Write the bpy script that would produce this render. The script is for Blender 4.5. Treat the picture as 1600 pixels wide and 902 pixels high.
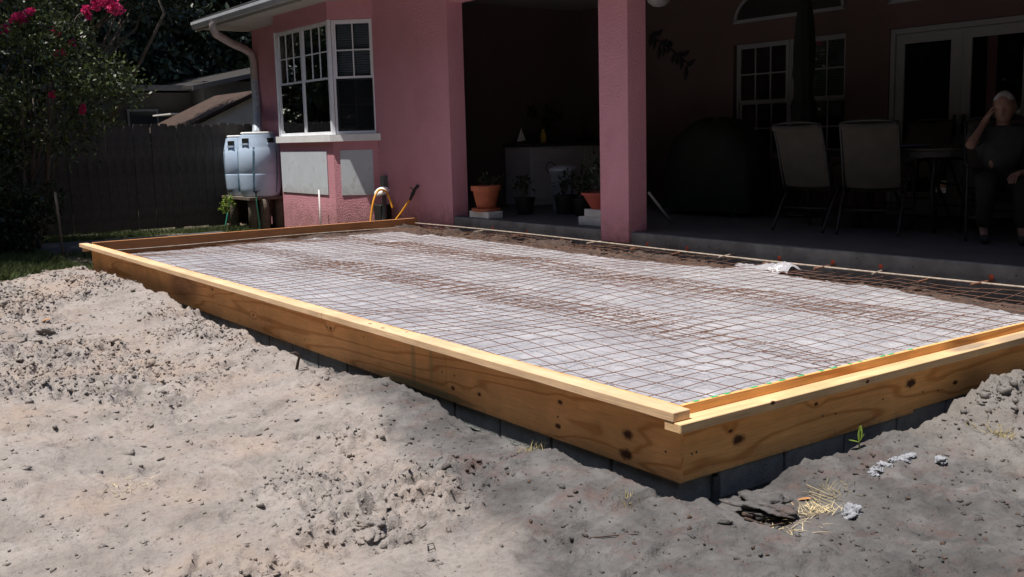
import bpy, bmesh, math, random
import numpy as np
from mathutils import Vector, Matrix

random.seed(7)
rng = np.random.default_rng(11)
PI = math.pi
for o in list(bpy.data.objects):
    bpy.data.objects.remove(o)
scene = bpy.context.scene
COL = scene.collection

# ------------------------------------------------------------------ camera
cam_d = bpy.data.cameras.new('camera')
cam = bpy.data.objects.new('camera', cam_d)
COL.objects.link(cam)
right = Vector((0.81098546, -0.58451263, -0.02544735))
up = Vector((0.10633928, 0.10449159, 0.98882428))
fwd = Vector((0.57532125, 0.80462817, -0.14689782))
m = Matrix.Identity(4)
for i in range(3):
    m[i][0], m[i][1], m[i][2] = right[i], up[i], -fwd[i]
m[0][3], m[1][3], m[2][3] = -2.7568, -2.7686, 1.0441
cam.matrix_world = m
cam_d.sensor_width = 36.0
cam_d.lens = 36.0 * 1589.47 / 1600.0
cam_d.clip_start = 0.05
cam_d.clip_end = 2000
scene.camera = cam
scene.render.resolution_x = 1024
scene.render.resolution_y = 577

# ------------------------------------------------------------------ world, sun, exposure
SUN_E, SUN_PHI = math.radians(73), math.radians(11)
S = Vector((-math.cos(SUN_E) * math.cos(SUN_PHI), math.cos(SUN_E) * math.sin(SUN_PHI), math.sin(SUN_E)))
world = bpy.data.worlds.new('World')
scene.world = world
world.use_nodes = True
wn = world.node_tree.nodes
wl = world.node_tree.links
for n in list(wn):
    wn.remove(n)
wo = wn.new('ShaderNodeOutputWorld')
bg = wn.new('ShaderNodeBackground')
sky = wn.new('ShaderNodeTexSky')
sky.sky_type = 'NISHITA'
sky.sun_disc = False
sky.sun_elevation = SUN_E
sky.sun_rotation = math.atan2(S.x, S.y)
bg.inputs['Strength'].default_value = 0.10
wl.new(sky.outputs[0], bg.inputs['Color'])
wl.new(bg.outputs[0], wo.inputs['Surface'])
sun_d = bpy.data.lights.new('sun', 'SUN')
sun_d.energy = 4.9
sun_d.angle = math.radians(0.5)
sun_d.color = (1.0, 0.945, 0.875)
sun = bpy.data.objects.new('sun', sun_d)
COL.objects.link(sun)
sun.rotation_euler = S.to_track_quat('Z', 'Y').to_euler()
sun.location = (0, 0, 20)
vs = scene.view_settings
vs.view_transform = 'Standard'
vs.look = 'None'
vs.exposure = 0.36
vs.gamma = 1.0
vs.use_curve_mapping = False
scene.render.engine = 'CYCLES'

# ------------------------------------------------------------------ noise (numpy)
_perm = np.random.default_rng(5).random((256, 256))
def vnoise(x, y):
    x = np.asarray(x, float); y = np.asarray(y, float)
    xi = np.floor(x).astype(int); yi = np.floor(y).astype(int)
    fx = x - xi; fy = y - yi
    fx = fx * fx * fx * (fx * (fx * 6 - 15) + 10); fy = fy * fy * fy * (fy * (fy * 6 - 15) + 10)
    a = _perm[xi & 255, yi & 255]; b = _perm[(xi + 1) & 255, yi & 255]
    c = _perm[xi & 255, (yi + 1) & 255]; d = _perm[(xi + 1) & 255, (yi + 1) & 255]
    return (a * (1 - fx) + b * fx) * (1 - fy) + (c * (1 - fx) + d * fx) * fy
def fbm(x, y, f=1.0, oct=4, seed=0.0, gain=.5):
    s = 0; a = 1; t = 0
    for i in range(oct):
        ang = i * .9 + .4
        xx = (x * math.cos(ang) - y * math.sin(ang)) * f + seed + i * 17.3
        yy = (x * math.sin(ang) + y * math.cos(ang)) * f + seed * 1.7 + i * 5.1
        s = s + a * vnoise(xx, yy); t += a; a *= gain; f *= 2.03
    return s / t
def sstep(a, b, x):
    t = np.clip((x - a) / (b - a), 0, 1)
    return t * t * (3 - 2 * t)

# ------------------------------------------------------------------ materials
MATS = {}
def new_mat(name):
    mt = bpy.data.materials.new(name); mt.use_nodes = True
    nt = mt.node_tree
    for n in list(nt.nodes):
        nt.nodes.remove(n)
    out = nt.nodes.new('ShaderNodeOutputMaterial')
    bs = nt.nodes.new('ShaderNodeBsdfPrincipled')
    nt.links.new(bs.outputs[0], out.inputs[0])
    MATS[name] = mt
    return mt, nt, bs, out
def N(nt, t, **kw):
    n = nt.nodes.new(t)
    for k, v in kw.items():
        if k.startswith('i_'):
            n.inputs[k[2:].replace('_', ' ')].default_value = v
        else:
            setattr(n, k, v)
    return n
def ramp(nt, stops, interp='LINEAR'):
    r = nt.nodes.new('ShaderNodeValToRGB')
    r.color_ramp.interpolation = interp
    e = r.color_ramp.elements
    e[0].position, e[0].color = stops[0][0], (*stops[0][1], 1)
    e[1].position, e[1].color = stops[-1][0], (*stops[-1][1], 1)
    for p, c in stops[1:-1]:
        q = e.new(p); q.color = (*c, 1)
    return r
def g3(v):
    return (v, v, v)
def mixc(nt, fac, a, b, mode='MIX'):
    n = nt.nodes.new('ShaderNodeMix'); n.data_type = 'RGBA'; n.blend_type = mode
    for idx, v in ((0, fac), (6, a), (7, b)):
        if hasattr(v, 'links') or hasattr(v, 'is_linked'):
            nt.links.new(v, n.inputs[idx])
        else:
            n.inputs[idx].default_value = v if idx == 0 else (*v, 1)
    return n.outputs[2]
def simple(name, col, rough=.6, var=.25, scale=6.0, bump=.1, bscale=60.0, metal=0.0, spec=.4, coords='Object', mottle=None):
    mt, nt, bs, out = new_mat(name)
    tc = N(nt, 'ShaderNodeTexCoord')
    no = N(nt, 'ShaderNodeTexNoise', i_Scale=scale, i_Detail=6.0, i_Roughness=.6)
    nt.links.new(tc.outputs[coords], no.inputs['Vector'])
    lo = tuple(max(0, c * (1 - var)) for c in col); hi = tuple(min(1, c * (1 + var)) for c in col)
    r = ramp(nt, [(.3, lo), (.7, hi)])
    nt.links.new(no.outputs['Fac'], r.inputs[0])
    cout = r.outputs[0]
    if mottle:
        n2 = N(nt, 'ShaderNodeTexNoise', i_Scale=mottle[0], i_Detail=4.0)
        nt.links.new(tc.outputs[coords], n2.inputs['Vector'])
        r2 = ramp(nt, [(mottle[2], (0, 0, 0)), (mottle[2] + .12, (1, 1, 1))])
        nt.links.new(n2.outputs['Fac'], r2.inputs[0])
        cout = mixc(nt, r2.outputs[0], cout, mottle[1])
    nt.links.new(cout, bs.inputs['Base Color'])
    bs.inputs['Roughness'].default_value = rough
    bs.inputs['Metallic'].default_value = metal
    bs.inputs['Specular IOR Level'].default_value = spec
    if bump:
        nb = N(nt, 'ShaderNodeTexNoise', i_Scale=bscale, i_Detail=5.0)
        nt.links.new(tc.outputs[coords], nb.inputs['Vector'])
        bp = N(nt, 'ShaderNodeBump', i_Strength=bump, i_Distance=.02)
        nt.links.new(nb.outputs['Fac'], bp.inputs['Height'])
        nt.links.new(bp.outputs[0], bs.inputs['Normal'])
    return mt

def wood(name, light, dark, axis, freq=26., warp=(1.0, 4.0), knots=(), contrast=1.0, stains=(), rough=.65, spec=.25):
    """sawn or rotary-cut timber: contour bands of a stretched noise; axis = grain direction 0/1/2 (generated in world metres)"""
    mt, nt, bs, out = new_mat(name)
    geo = N(nt, 'ShaderNodeNewGeometry')
    mp = N(nt, 'ShaderNodeMapping')
    nt.links.new(geo.outputs['Position'], mp.inputs['Vector'])
    sc = [warp[1]] * 3; sc[axis] = warp[0]
    mp.inputs['Scale'].default_value = sc
    n1 = N(nt, 'ShaderNodeTexNoise', i_Scale=1.0, i_Detail=2.0, i_Roughness=.45)
    nt.links.new(mp.outputs[0], n1.inputs['Vector'])
    mul = N(nt, 'ShaderNodeMath', operation='MULTIPLY'); mul.inputs[1].default_value = freq
    nt.links.new(n1.outputs['Fac'], mul.inputs[0])
    val = mul.outputs[0]
    kmask = None
    for (kx, ky, kz, kr) in knots:
        vm = N(nt, 'ShaderNodeVectorMath', operation='SUBTRACT'); vm.inputs[1].default_value = (kx, ky, kz)
        nt.links.new(geo.outputs['Position'], vm.inputs[0])
        # wobble
        nz = N(nt, 'ShaderNodeTexNoise', i_Scale=40.0, i_Detail=2.0)
        nt.links.new(geo.outputs['Position'], nz.inputs['Vector'])
        vs_ = N(nt, 'ShaderNodeVectorMath', operation='MULTIPLY')
        s3 = [1.35] * 3; s3[axis] = .8; vs_.inputs[1].default_value = s3
        nt.links.new(vm.outputs[0], vs_.inputs[0])
        ln = N(nt, 'ShaderNodeVectorMath', operation='LENGTH'); nt.links.new(vs_.outputs[0], ln.inputs[0])
        ad = N(nt, 'ShaderNodeMath', operation='MULTIPLY_ADD'); ad.inputs[1].default_value = kr * .9; ad.inputs[2].default_value = -kr * .45
        nt.links.new(nz.outputs['Fac'], ad.inputs[0])
        a2 = N(nt, 'ShaderNodeMath', operation='ADD'); nt.links.new(ln.outputs['Value'], a2.inputs[0]); nt.links.new(ad.outputs[0], a2.inputs[1])
        mr = N(nt, 'ShaderNodeMapRange'); mr.inputs['From Min'].default_value = kr * .55; mr.inputs['From Max'].default_value = kr * 1.15
        mr.inputs['To Min'].default_value = 1; mr.inputs['To Max'].default_value = 0
        nt.links.new(a2.outputs[0], mr.inputs['Value'])
        # swirl of the grain around the knot
        mr2 = N(nt, 'ShaderNodeMapRange'); mr2.inputs['From Min'].default_value = 0; mr2.inputs['From Max'].default_value = kr * 5
        mr2.inputs['To Min'].default_value = 3.0; mr2.inputs['To Max'].default_value = 0
        nt.links.new(ln.outputs['Value'], mr2.inputs['Value'])
        av = N(nt, 'ShaderNodeMath', operation='ADD'); nt.links.new(val, av.inputs[0]); nt.links.new(mr2.outputs[0], av.inputs[1]); val = av.outputs[0]
        if kmask is None:
            kmask = mr.outputs[0]
        else:
            mx = N(nt, 'ShaderNodeMath', operation='MAXIMUM'); nt.links.new(kmask, mx.inputs[0]); nt.links.new(mr.outputs[0], mx.inputs[1]); kmask = mx.outputs[0]
    sn = N(nt, 'ShaderNodeMath', operation='SINE'); nt.links.new(val, sn.inputs[0])
    r = ramp(nt, [(.0, tuple(d * .12 + l * .88 for l, d in zip(light, dark))), (.55, light), (.86, tuple(l * .80 + d * .20 for l, d in zip(light, dark))), (1.0, tuple(l * .15 + d * .80 for l, d in zip(light, dark)))] if contrast > .5 else [(.0, tuple(d * .25 + l * .75 for l, d in zip(light, dark))), (.6, light), (1.0, tuple(l * .6 + d * .4 for l, d in zip(light, dark)))])
    mr = N(nt, 'ShaderNodeMapRange'); mr.inputs['From Min'].default_value = -1; nt.links.new(sn.outputs[0], mr.inputs['Value'])
    nt.links.new(mr.outputs[0], r.inputs[0])
    # fine fibre + broad blotches
    mp2 = N(nt, 'ShaderNodeMapping'); s2 = [220.] * 3; s2[axis] = 6.; mp2.inputs['Scale'].default_value = s2
    nt.links.new(geo.outputs['Position'], mp2.inputs['Vector'])
    nf = N(nt, 'ShaderNodeTexNoise', i_Scale=1.0, i_Detail=3.0); nt.links.new(mp2.outputs[0], nf.inputs['Vector'])
    rf = ramp(nt, [(.3, g3(.78)), (.65, g3(1.08))]); nt.links.new(nf.outputs['Fac'], rf.inputs[0])
    c = mixc(nt, .8, r.outputs[0], rf.outputs[0], 'MULTIPLY')
    nb2 = N(nt, 'ShaderNodeTexNoise', i_Scale=3.2, i_Detail=5.0, i_Roughness=.6); nt.links.new(geo.outputs['Position'], nb2.inputs['Vector'])
    rb = ramp(nt, [(.3, g3(.80)), (.68, g3(1.08))]); nt.links.new(nb2.outputs['Fac'], rb.inputs[0])
    c = mixc(nt, .9, c, rb.outputs[0], 'MULTIPLY')
    # random small dark flecks (pitch, dirt, footprints)
    nd = N(nt, 'ShaderNodeTexNoise', i_Scale=17.0, i_Detail=6.0, i_Roughness=.7); nt.links.new(geo.outputs['Position'], nd.inputs['Vector'])
    rd = ramp(nt, [(.67, g3(0)), (.78, g3(1))]); nt.links.new(nd.outputs['Fac'], rd.inputs[0])
    fd = N(nt, 'ShaderNodeMath', operation='MULTIPLY'); fd.inputs[1].default_value = .5; nt.links.new(rd.outputs[0], fd.inputs[0])
    c = mixc(nt, fd.outputs[0], c, (.16, .10, .06))
    sz = N(nt, 'ShaderNodeSeparateXYZ'); nt.links.new(geo.outputs['Position'], sz.inputs[0])
    ms = N(nt, 'ShaderNodeMapRange'); ms.inputs['From Min'].default_value = -.33; ms.inputs['From Max'].default_value = -.22; ms.inputs['To Min'].default_value = .34; ms.inputs['To Max'].default_value = 0
    nt.links.new(sz.outputs['Z'], ms.inputs['Value'])
    ns = N(nt, 'ShaderNodeTexNoise', i_Scale=26.0, i_Detail=7.0, i_Roughness=.75); nt.links.new(geo.outputs['Position'], ns.inputs['Vector'])
    ad2 = N(nt, 'ShaderNodeMath', operation='ADD'); nt.links.new(ms.outputs[0], ad2.inputs[0]); nt.links.new(ns.outputs['Fac'], ad2.inputs[1])
    rs2 = ramp(nt, [(.74, g3(0)), (.92, g3(.5))]); nt.links.new(ad2.outputs[0], rs2.inputs[0])
    c = mixc(nt, rs2.outputs[0], c, (.27, .22, .18))
    if kmask is not None:
        c = mixc(nt, kmask, c, (.085, .028, .012))
    for (sx, sy, sz, hx, hy, hz, scol, sf) in stains:      # rubbed-on chalk or paint marks with a shape of their own
        vm = N(nt, 'ShaderNodeVectorMath', operation='SUBTRACT'); vm.inputs[1].default_value = (sx, sy, sz)
        nt.links.new(geo.outputs['Position'], vm.inputs[0])
        dv = N(nt, 'ShaderNodeVectorMath', operation='DIVIDE'); dv.inputs[1].default_value = (hx, hy, hz); nt.links.new(vm.outputs[0], dv.inputs[0])
        ln = N(nt, 'ShaderNodeVectorMath', operation='LENGTH'); nt.links.new(dv.outputs[0], ln.inputs[0])
        mrs = N(nt, 'ShaderNodeMapRange'); mrs.inputs['From Min'].default_value = .5; mrs.inputs['From Max'].default_value = 1.0
        mrs.inputs['To Min'].default_value = sf; mrs.inputs['To Max'].default_value = 0; nt.links.new(ln.outputs['Value'], mrs.inputs['Value'])
        mm = N(nt, 'ShaderNodeMath', operation='MULTIPLY'); nt.links.new(mrs.outputs[0], mm.inputs[0]); nt.links.new(nf.outputs['Fac'], mm.inputs[1])
        m2 = N(nt, 'ShaderNodeMath', operation='MULTIPLY'); m2.inputs[1].default_value = 1.7; m2.use_clamp = True; nt.links.new(mm.outputs[0], m2.inputs[0])
        c = mixc(nt, m2.outputs[0], c, scol)
    nt.links.new(c, bs.inputs['Base Color'])
    bs.inputs['Roughness'].default_value = rough
    bs.inputs['Specular IOR Level'].default_value = spec
    bp = N(nt, 'ShaderNodeBump', i_Strength=.25, i_Distance=.004)
    nt.links.new(nf.outputs['Fac'], bp.inputs['Height']); nt.links.new(bp.outputs[0], bs.inputs['Normal'])
    return mt

def glass(name, tint=(.02, .022, .025), opacity=.25):
    mt, nt, bs, out = new_mat(name)
    nt.nodes.remove(bs)
    tr = N(nt, 'ShaderNodeBsdfTransparent'); tr.inputs[0].default_value = (.72, .76, .78, 1)
    gl = N(nt, 'ShaderNodeBsdfGlossy'); gl.inputs['Roughness'].default_value = .02
    lw = N(nt, 'ShaderNodeFresnel'); lw.inputs[0].default_value = 1.5
    df = N(nt, 'ShaderNodeBsdfDiffuse'); df.inputs[0].default_value = (*tint, 1)
    m1 = N(nt, 'ShaderNodeMixShader'); m1.inputs[0].default_value = opacity
    nt.links.new(tr.outputs[0], m1.inputs[1]); nt.links.new(df.outputs[0], m1.inputs[2])
    m2 = N(nt, 'ShaderNodeMixShader'); nt.links.new(lw.outputs[0], m2.inputs[0])
    nt.links.new(m1.outputs[0], m2.inputs[1]); nt.links.new(gl.outputs[0], m2.inputs[2])
    nt.links.new(m2.outputs[0], out.inputs[0])
    return mt

def leafmat(name, lo, hi, trans=.3, rough=.45):
    mt, nt, bs, out = new_mat(name)
    geo = N(nt, 'ShaderNodeNewGeometry')
    r = ramp(nt, [(.0, lo), (1.0, hi)])
    nt.links.new(geo.outputs['Random Per Island'], r.inputs[0])
    nt.links.new(r.outputs[0], bs.inputs['Base Color'])
    bs.inputs['Roughness'].default_value = rough
    bs.inputs['Specular IOR Level'].default_value = .4
    tl = N(nt, 'ShaderNodeBsdfTranslucent'); nt.links.new(r.outputs[0], tl.inputs[0])
    mx = N(nt, 'ShaderNodeMixShader'); mx.inputs[0].default_value = trans
    nt.links.new(bs.outputs[0], mx.inputs[1]); nt.links.new(tl.outputs[0], mx.inputs[2]); nt.links.new(mx.outputs[0], out.inputs[0])
    return mt

# ------------------------------------------------------------------ object helpers
WL = {}                         # world location of parents that are not rotated
def raw(name, verts, faces, mat=None, parent=None, smooth=False, local=False, recenter=True):
    v = np.asarray(verts, dtype=float).reshape(-1, 3)
    base = Vector((0, 0, 0))
    if parent is not None and not local:
        base = WL.get(parent.name, Vector((0, 0, 0)))
    if local or not recenter:
        c = np.zeros(3)
        if not local:
            c = np.array(base)
    else:
        c = (v.min(0) + v.max(0)) / 2
        if parent is None:
            c[2] = v[:, 2].min()
    me = bpy.data.meshes.new(name)
    if isinstance(faces, np.ndarray):
        k = faces.shape[1]; vv = v - c
        me.vertices.add(len(vv)); me.vertices.foreach_set('co', vv.astype(np.float32).ravel())
        me.loops.add(faces.size); me.loops.foreach_set('vertex_index', faces.astype(np.int32).ravel())
        me.polygons.add(len(faces)); me.polygons.foreach_set('loop_start', np.arange(0, faces.size, k, dtype=np.int32))
        me.update(calc_edges=True); me.validate()
    else:
        me.from_pydata((v - c).tolist(), [], faces); me.update()
    if smooth:
        me.polygons.foreach_set('use_smooth', [True] * len(me.polygons))
    if mat is not None:
        me.materials.append(MATS[mat] if isinstance(mat, str) else mat)
    o = bpy.data.objects.new(name, me)
    COL.objects.link(o)
    if parent is not None:
        o.parent = parent
    o.location = (0, 0, 0) if local else Vector(c.tolist()) - base
    WL[o.name] = Vector(c.tolist())
    return o
def tag(o, label=None, cat=None, group=None, kind=None):
    if label: o['label'] = label
    if cat: o['category'] = cat
    if group: o['group'] = group
    if kind: o['kind'] = kind
    return o
def empty(name, loc, rz=0.0):
    o = bpy.data.objects.new(name, None); COL.objects.link(o)
    o.location = loc; o.rotation_euler = (0, 0, rz); o.empty_display_size = .1
    WL[o.name] = Vector(loc)
    return o
def copy_tree(o, parent=None):
    c = o.copy(); COL.objects.link(c); c.parent = parent
    for ch in list(o.children):
        copy_tree(ch, c)
    return c
BOXF = [(0, 3, 2, 1), (4, 5, 6, 7), (0, 1, 5, 4), (1, 2, 6, 5), (2, 3, 7, 6), (3, 0, 4, 7)]
def boxv(a, b):
    (x0, y0, z0), (x1, y1, z1) = a, b
    return [(x0, y0, z0), (x1, y0, z0), (x1, y1, z0), (x0, y1, z0), (x0, y0, z1), (x1, y0, z1), (x1, y1, z1), (x0, y1, z1)]
class MB:
    """collects shapes that belong to ONE part"""
    def __init__(s): s.v = []; s.f = []
    def add(s, v, f):
        k = len(s.v); s.v += [tuple(map(float, q)) for q in v]; s.f += [tuple(i + k for i in q) for q in f]; return s
    def box(s, a, b, fr=None):
        lo = tuple(min(p, q) for p, q in zip(a, b)); hi = tuple(max(p, q) for p, q in zip(a, b))
        v = boxv(lo, hi)
        if fr: v = [fr(*q) for q in v]
        return s.add(v, BOXF)
    def bev(s, a, b, r=.003, fr=None, seg=1):
        lo = Vector([min(p, q) for p, q in zip(a, b)]); hi = Vector([max(p, q) for p, q in zip(a, b)])
        bm = bmesh.new(); bmesh.ops.create_cube(bm, size=1.0)
        for v in bm.verts:
            v.co = Vector([lo[i] + (v.co[i] + .5) * (hi[i] - lo[i]) for i in range(3)])
        bmesh.ops.bevel(bm, geom=list(bm.edges), offset=r, segments=seg, affect='EDGES', profile=.5)
        bm.verts.ensure_lookup_table(); bm.verts.index_update()
        vv = [tuple(v.co) for v in bm.verts]; ff = [tuple(v.index for v in f.verts) for f in bm.faces]; bm.free()
        if fr: vv = [fr(*q) for q in vv]
        return s.add(vv, ff)
    def tube(s, pts, rad, n=8, caps=True):
        pts = [Vector(q) for q in pts]
        rads = rad if isinstance(rad, (list, tuple)) else [rad] * len(pts)
        k = len(s.v); ref = None
        for i, q in enumerate(pts):
            t = (pts[min(i + 1, len(pts) - 1)] - pts[max(i - 1, 0)]).normalized()
            if ref is None:
                ref = Vector((0, 0, 1)) if abs(t.z) < .9 else Vector((1, 0, 0))
            a = (ref - t * ref.dot(t)).normalized(); b = t.cross(a); ref = a
            for j in range(n):
                w = 2 * PI * j / n
                s.v.append(tuple(q + (a * math.cos(w) + b * math.sin(w)) * rads[i]))
        for i in range(len(pts) - 1):
            for j in range(n):
                s.f.append((k + i * n + j, k + i * n + (j + 1) % n, k + (i + 1) * n + (j + 1) % n, k + (i + 1) * n + j))
        if caps:
            s.f.append(tuple(k + j for j in reversed(range(n))))
            s.f.append(tuple(k + (len(pts) - 1) * n + j for j in range(n)))
        return s
    def lathe(s, prof, c=(0, 0, 0), n=24, caps=True, sx=1, sy=1):
        k = len(s.v)
        for r, z in prof:
            for j in range(n):
                w = 2 * PI * j / n
                s.v.append((c[0] + r * math.cos(w) * sx, c[1] + r * math.sin(w) * sy, c[2] + z))
        for i in range(len(prof) - 1):
            for j in range(n):
                s.f.append((k + i * n + j, k + i * n + (j + 1) % n, k + (i + 1) * n + (j + 1) % n, k + (i + 1) * n + j))
        if caps:
            s.f.append(tuple(k + j for j in reversed(range(n))))
            s.f.append(tuple(k + (len(prof) - 1) * n + j for j in range(n)))
        return s
    def prism(s, poly, z0, z1):
        k = len(s.v); n = len(poly)
        s.v += [(x, y, z0) for x, y in poly] + [(x, y, z1) for x, y in poly]
        s.f.append(tuple(k + j for j in reversed(range(n)))); s.f.append(tuple(k + n + j for j in range(n)))
        for j in range(n):
            s.f.append((k + j, k + (j + 1) % n, k + n + (j + 1) % n, k + n + j))
        return s
    def build(s, name, mat, parent=None, smooth=False, local=False):
        return raw(name, s.v, s.f, mat, parent, smooth, local)
def frame(o, u, n):
    o = Vector(o); u = Vector(u).normalized(); n = Vector(n).normalized(); z = Vector((0, 0, 1))
    return lambda a, b, c: tuple(o + u * a + n * b + z * c)      # (along, outward, up)
def autosmooth(o, ang=40):
    me = o.data
    me.polygons.foreach_set('use_smooth', [True] * len(me.polygons))
    bm = bmesh.new(); bm.from_mesh(me)
    lim = math.radians(ang)
    for e in bm.edges:
        if len(e.link_faces) == 2 and e.calc_face_angle(0) > lim:
            e.smooth = False
    bm.to_mesh(me); bm.free()
    return o

# ------------------------------------------------------------------ material library
PINK = (.63, .295, .345)
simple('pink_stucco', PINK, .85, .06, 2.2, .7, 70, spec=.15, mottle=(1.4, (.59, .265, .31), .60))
simple('porch_stucco_shaded', (.115, .078, .075), .85, .12, 1.3, .3, 140, spec=.15)  # house pink darkened; deep porch shade is painted into the wall colour
simple('ceiling_paint_shaded', (.20, .18, .17), .8, .08, 2, .05, 60)  # ceiling colour darkened to paint in the porch shade
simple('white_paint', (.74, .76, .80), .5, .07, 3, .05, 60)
simple('white_paint_shaded', (.24, .24, .245), .5, .07, 3, .05, 60)  # darker copy of the white trim, porch shade put into the colour
simple('sill_white', (.80, .80, .79), .7, .08, 5, .15, 70)
simple('panel_board', (.56, .60, .64), .6, .07, 4, .08, 50, mottle=(9., (.47, .49, .50), .60))
simple('soffit', (.42, .40, .38), .7, .08, 3, .05, 40)
simple('gutter_metal', (.45, .47, .50), .45, .12, 4, .05, 40, spec=.5)
simple('downspout_brown', (.46, .39, .38), .5, .15, 4, .05, 40)
simple('flex_pipe', (.36, .40, .45), .5, .12, 8, .1, 40)
simple('shingle', (.026, .023, .022), .9, .35, 8, .4, 60)
simple('shed_shingle', (.05, .030, .022), .9, .4, 6, .4, 50)
simple('grey_siding', (.07, .066, .066), .8, .15, 3, .1, 40)
simple('pale_siding', (.60, .58, .55), .8, .15, 3, .15, 40)
simple('slab_concrete', (.20, .20, .19), .85, .3, 5, .3, 50, mottle=(2.2, (.13, .12, .115), .56))
simple('porch_floor', (.085, .08, .085), .6, .2, 3, .1, 50)  # floor colour darkened to deepen the porch shade
simple('block_concrete', (.30, .31, .305), .9, .18, 14, .5, 120, mottle=(5, (.20, .195, .19), .56))
simple('mortar', (.12, .12, .12), .95, .2, 20, .4, 90)
simple('rust', (.20, .108, .075), .8, .4, 22, .2, 120, spec=.25, coords='Generated')
simple('rebar_pale', (.33, .27, .22), .7, .35, 18, .25, 100)
simple('rebar_rust', (.20, .09, .055), .8, .4, 18, .25, 100)
simple('orange_paint', (.80, .13, .06), .6, .15, 20, .1, 60)
simple('dark_metal', (.018, .017, .017), .45, .2, 8, .05, 60, spec=.5)
simple('sling', (.075, .068, .058), .75, .18, 5, .25, 260, spec=.2)
simple('table_top', (.035, .03, .028), .25, .2, 5, .03, 60, spec=.5)
simple('terracotta', (.42, .115, .055), .75, .22, 9, .2, 60, mottle=(7, (.5, .36, .28), .66))
simple('red_pot', (.36, .07, .05), .55, .2, 7, .1, 60)
simple('black_pot', (.018, .02, .018), .5, .2, 7, .1, 60)
simple('soil_dark', (.04, .028, .02), .95, .4, 30, .6, 70)
simple('counter_white', (.62, .64, .68), .6, .1, 4, .08, 40)
simple('counter_top', (.05, .05, .055), .35, .2, 6, .05, 50)
simple('bin_plastic', (.20, .22, .26), .5, .1, 5, .05, 40)
simple('bag_plastic', (.50, .52, .60), .3, .08, 12, .3, 30)
simple('grill_cover', (.008, .014, .010), .55, .3, 5, .4, 20, spec=.35)
simple('umbrella_cloth', (.012, .018, .014), .9, .3, 6, .3, 60)
simple('drum_plastic', (.50, .62, .78), .38, .10, 3.5, .05, 30, spec=.45, mottle=(2.4, (.40, .47, .55), .58))
simple('drum_dark_stain', (.10, .20, .27), .5, .25, 8, .05, 30)
simple('cypress_post', (.13, .105, .08), .9, .3, 12, .4, 40)
simple('hose_yellow', (.75, .34, .03), .45, .12, 10, .05, 50)
simple('hose_green', (.04, .22, .15), .45, .12, 10, .05, 50)
simple('brass', (.5, .36, .12), .35, .1, 10, .02, 50, metal=.9)
simple('grey_box', (.14, .15, .15), .6, .15, 10, .1, 50)
simple('pvc', (.72, .72, .70), .4, .06, 10, .03, 50)
simple('fence_wood', (.062, .055, .049), .9, .35, 7, .4, 60, coords='Object')
simple('bark', (.12, .095, .075), .95, .35, 14, .8, 30)
simple('bark_pale', (.10, .08, .065), .8, .3, 8, .4, 30)
simple('asphalt', (.06, .06, .063), .9, .25, 12, .3, 90)
simple('skin', (.24, .14, .105), .55, .1, 10, .1, 90)
simple('hair_white', (.42, .42, .43), .7, .12, 30, .5, 120)
simple('shirt_dark', (.03, .032, .036), .85, .2, 9, .3, 90)
simple('shorts_dark', (.014, .014, .013), .85, .2, 9, .3, 90)
simple('shoe', (.03, .028, .025), .7, .2, 9, .2, 60)
simple('phone_black', (.015, .015, .017), .3, .1, 9, .0, 60)
simple('watch_steel', (.7, .68, .62), .25, .08, 20, .0, 50, metal=.9)
simple('plate_blue', (.30, .33, .75), .3, .15, 14, .0, 50)
simple('plate_inner', (.10, .07, .35), .3, .3, 20, .0, 50)
simple('bottle_blue', (.45, .62, .72), .2, .1, 10, .0, 50)
simple('bottle_yellow', (.55, .40, .04), .35, .2, 10, .0, 50)
simple('toy_sail', (.80, .82, .86), .6, .05, 9, .0, 50)
simple('toy_hull', (.50, .40, .22), .6, .2, 9, .0, 50)
simple('blind_slat', (.78, .81, .86), .6, .08, 6, .0, 50)
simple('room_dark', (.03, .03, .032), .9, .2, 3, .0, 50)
simple('iron_art', (.02, .018, .02), .6, .2, 9, .1, 50)
simple('lamp_glass', (.32, .31, .30), .3, .05, 9, .0, 50)
simple('fan_blade', (.20, .17, .14), .6, .15, 9, .0, 50)
simple('nail_steel', (.012, .011, .011), .5, .2, 9, .0, 50)
simple('straw', (.52, .42, .24), .8, .35, 20, .0, 50)
simple('stick_wood', (.075, .05, .038), .9, .3, 20, .3, 60)
simple('dry_leaf', (.40, .19, .07), .7, .3, 14, .2, 60)
simple('chunk_grey', (.30, .31, .34), .9, .35, 22, .9, 60)
simple('light_clod', (.40, .345, .305), .95, .2, 12, .6, 60)
simple('stake_wood', (.22, .17, .13), .8, .2, 12, .2, 60)
glass('window_glass', (.012, .013, .016), .06)
glass('door_glass', (.010, .011, .012), .45)
glass('screen_mesh', (.025, .027, .030), .45)
leafmat('leaf_myrtle', (.006, .012, .004), (.10, .13, .038), .18)
leafmat('leaf_oak', (.008, .016, .006), (.035, .050, .020), .18)
leafmat('leaf_far', (.016, .026, .016), (.080, .100, .062), .2)
leafmat('leaf_bright', (.12, .20, .03), (.26, .34, .06), .3)
leafmat('leaf_pot', (.010, .022, .009), (.028, .05, .018), .2)
leafmat('petal_pink', (.55, .02, .13), (.85, .06, .26), .3, .6)
leafmat('grass_blade', (.035, .055, .016), (.095, .12, .042), .25, .6)
leafmat('weed_dry', (.20, .17, .06), (.42, .33, .15), .2, .7)

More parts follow.
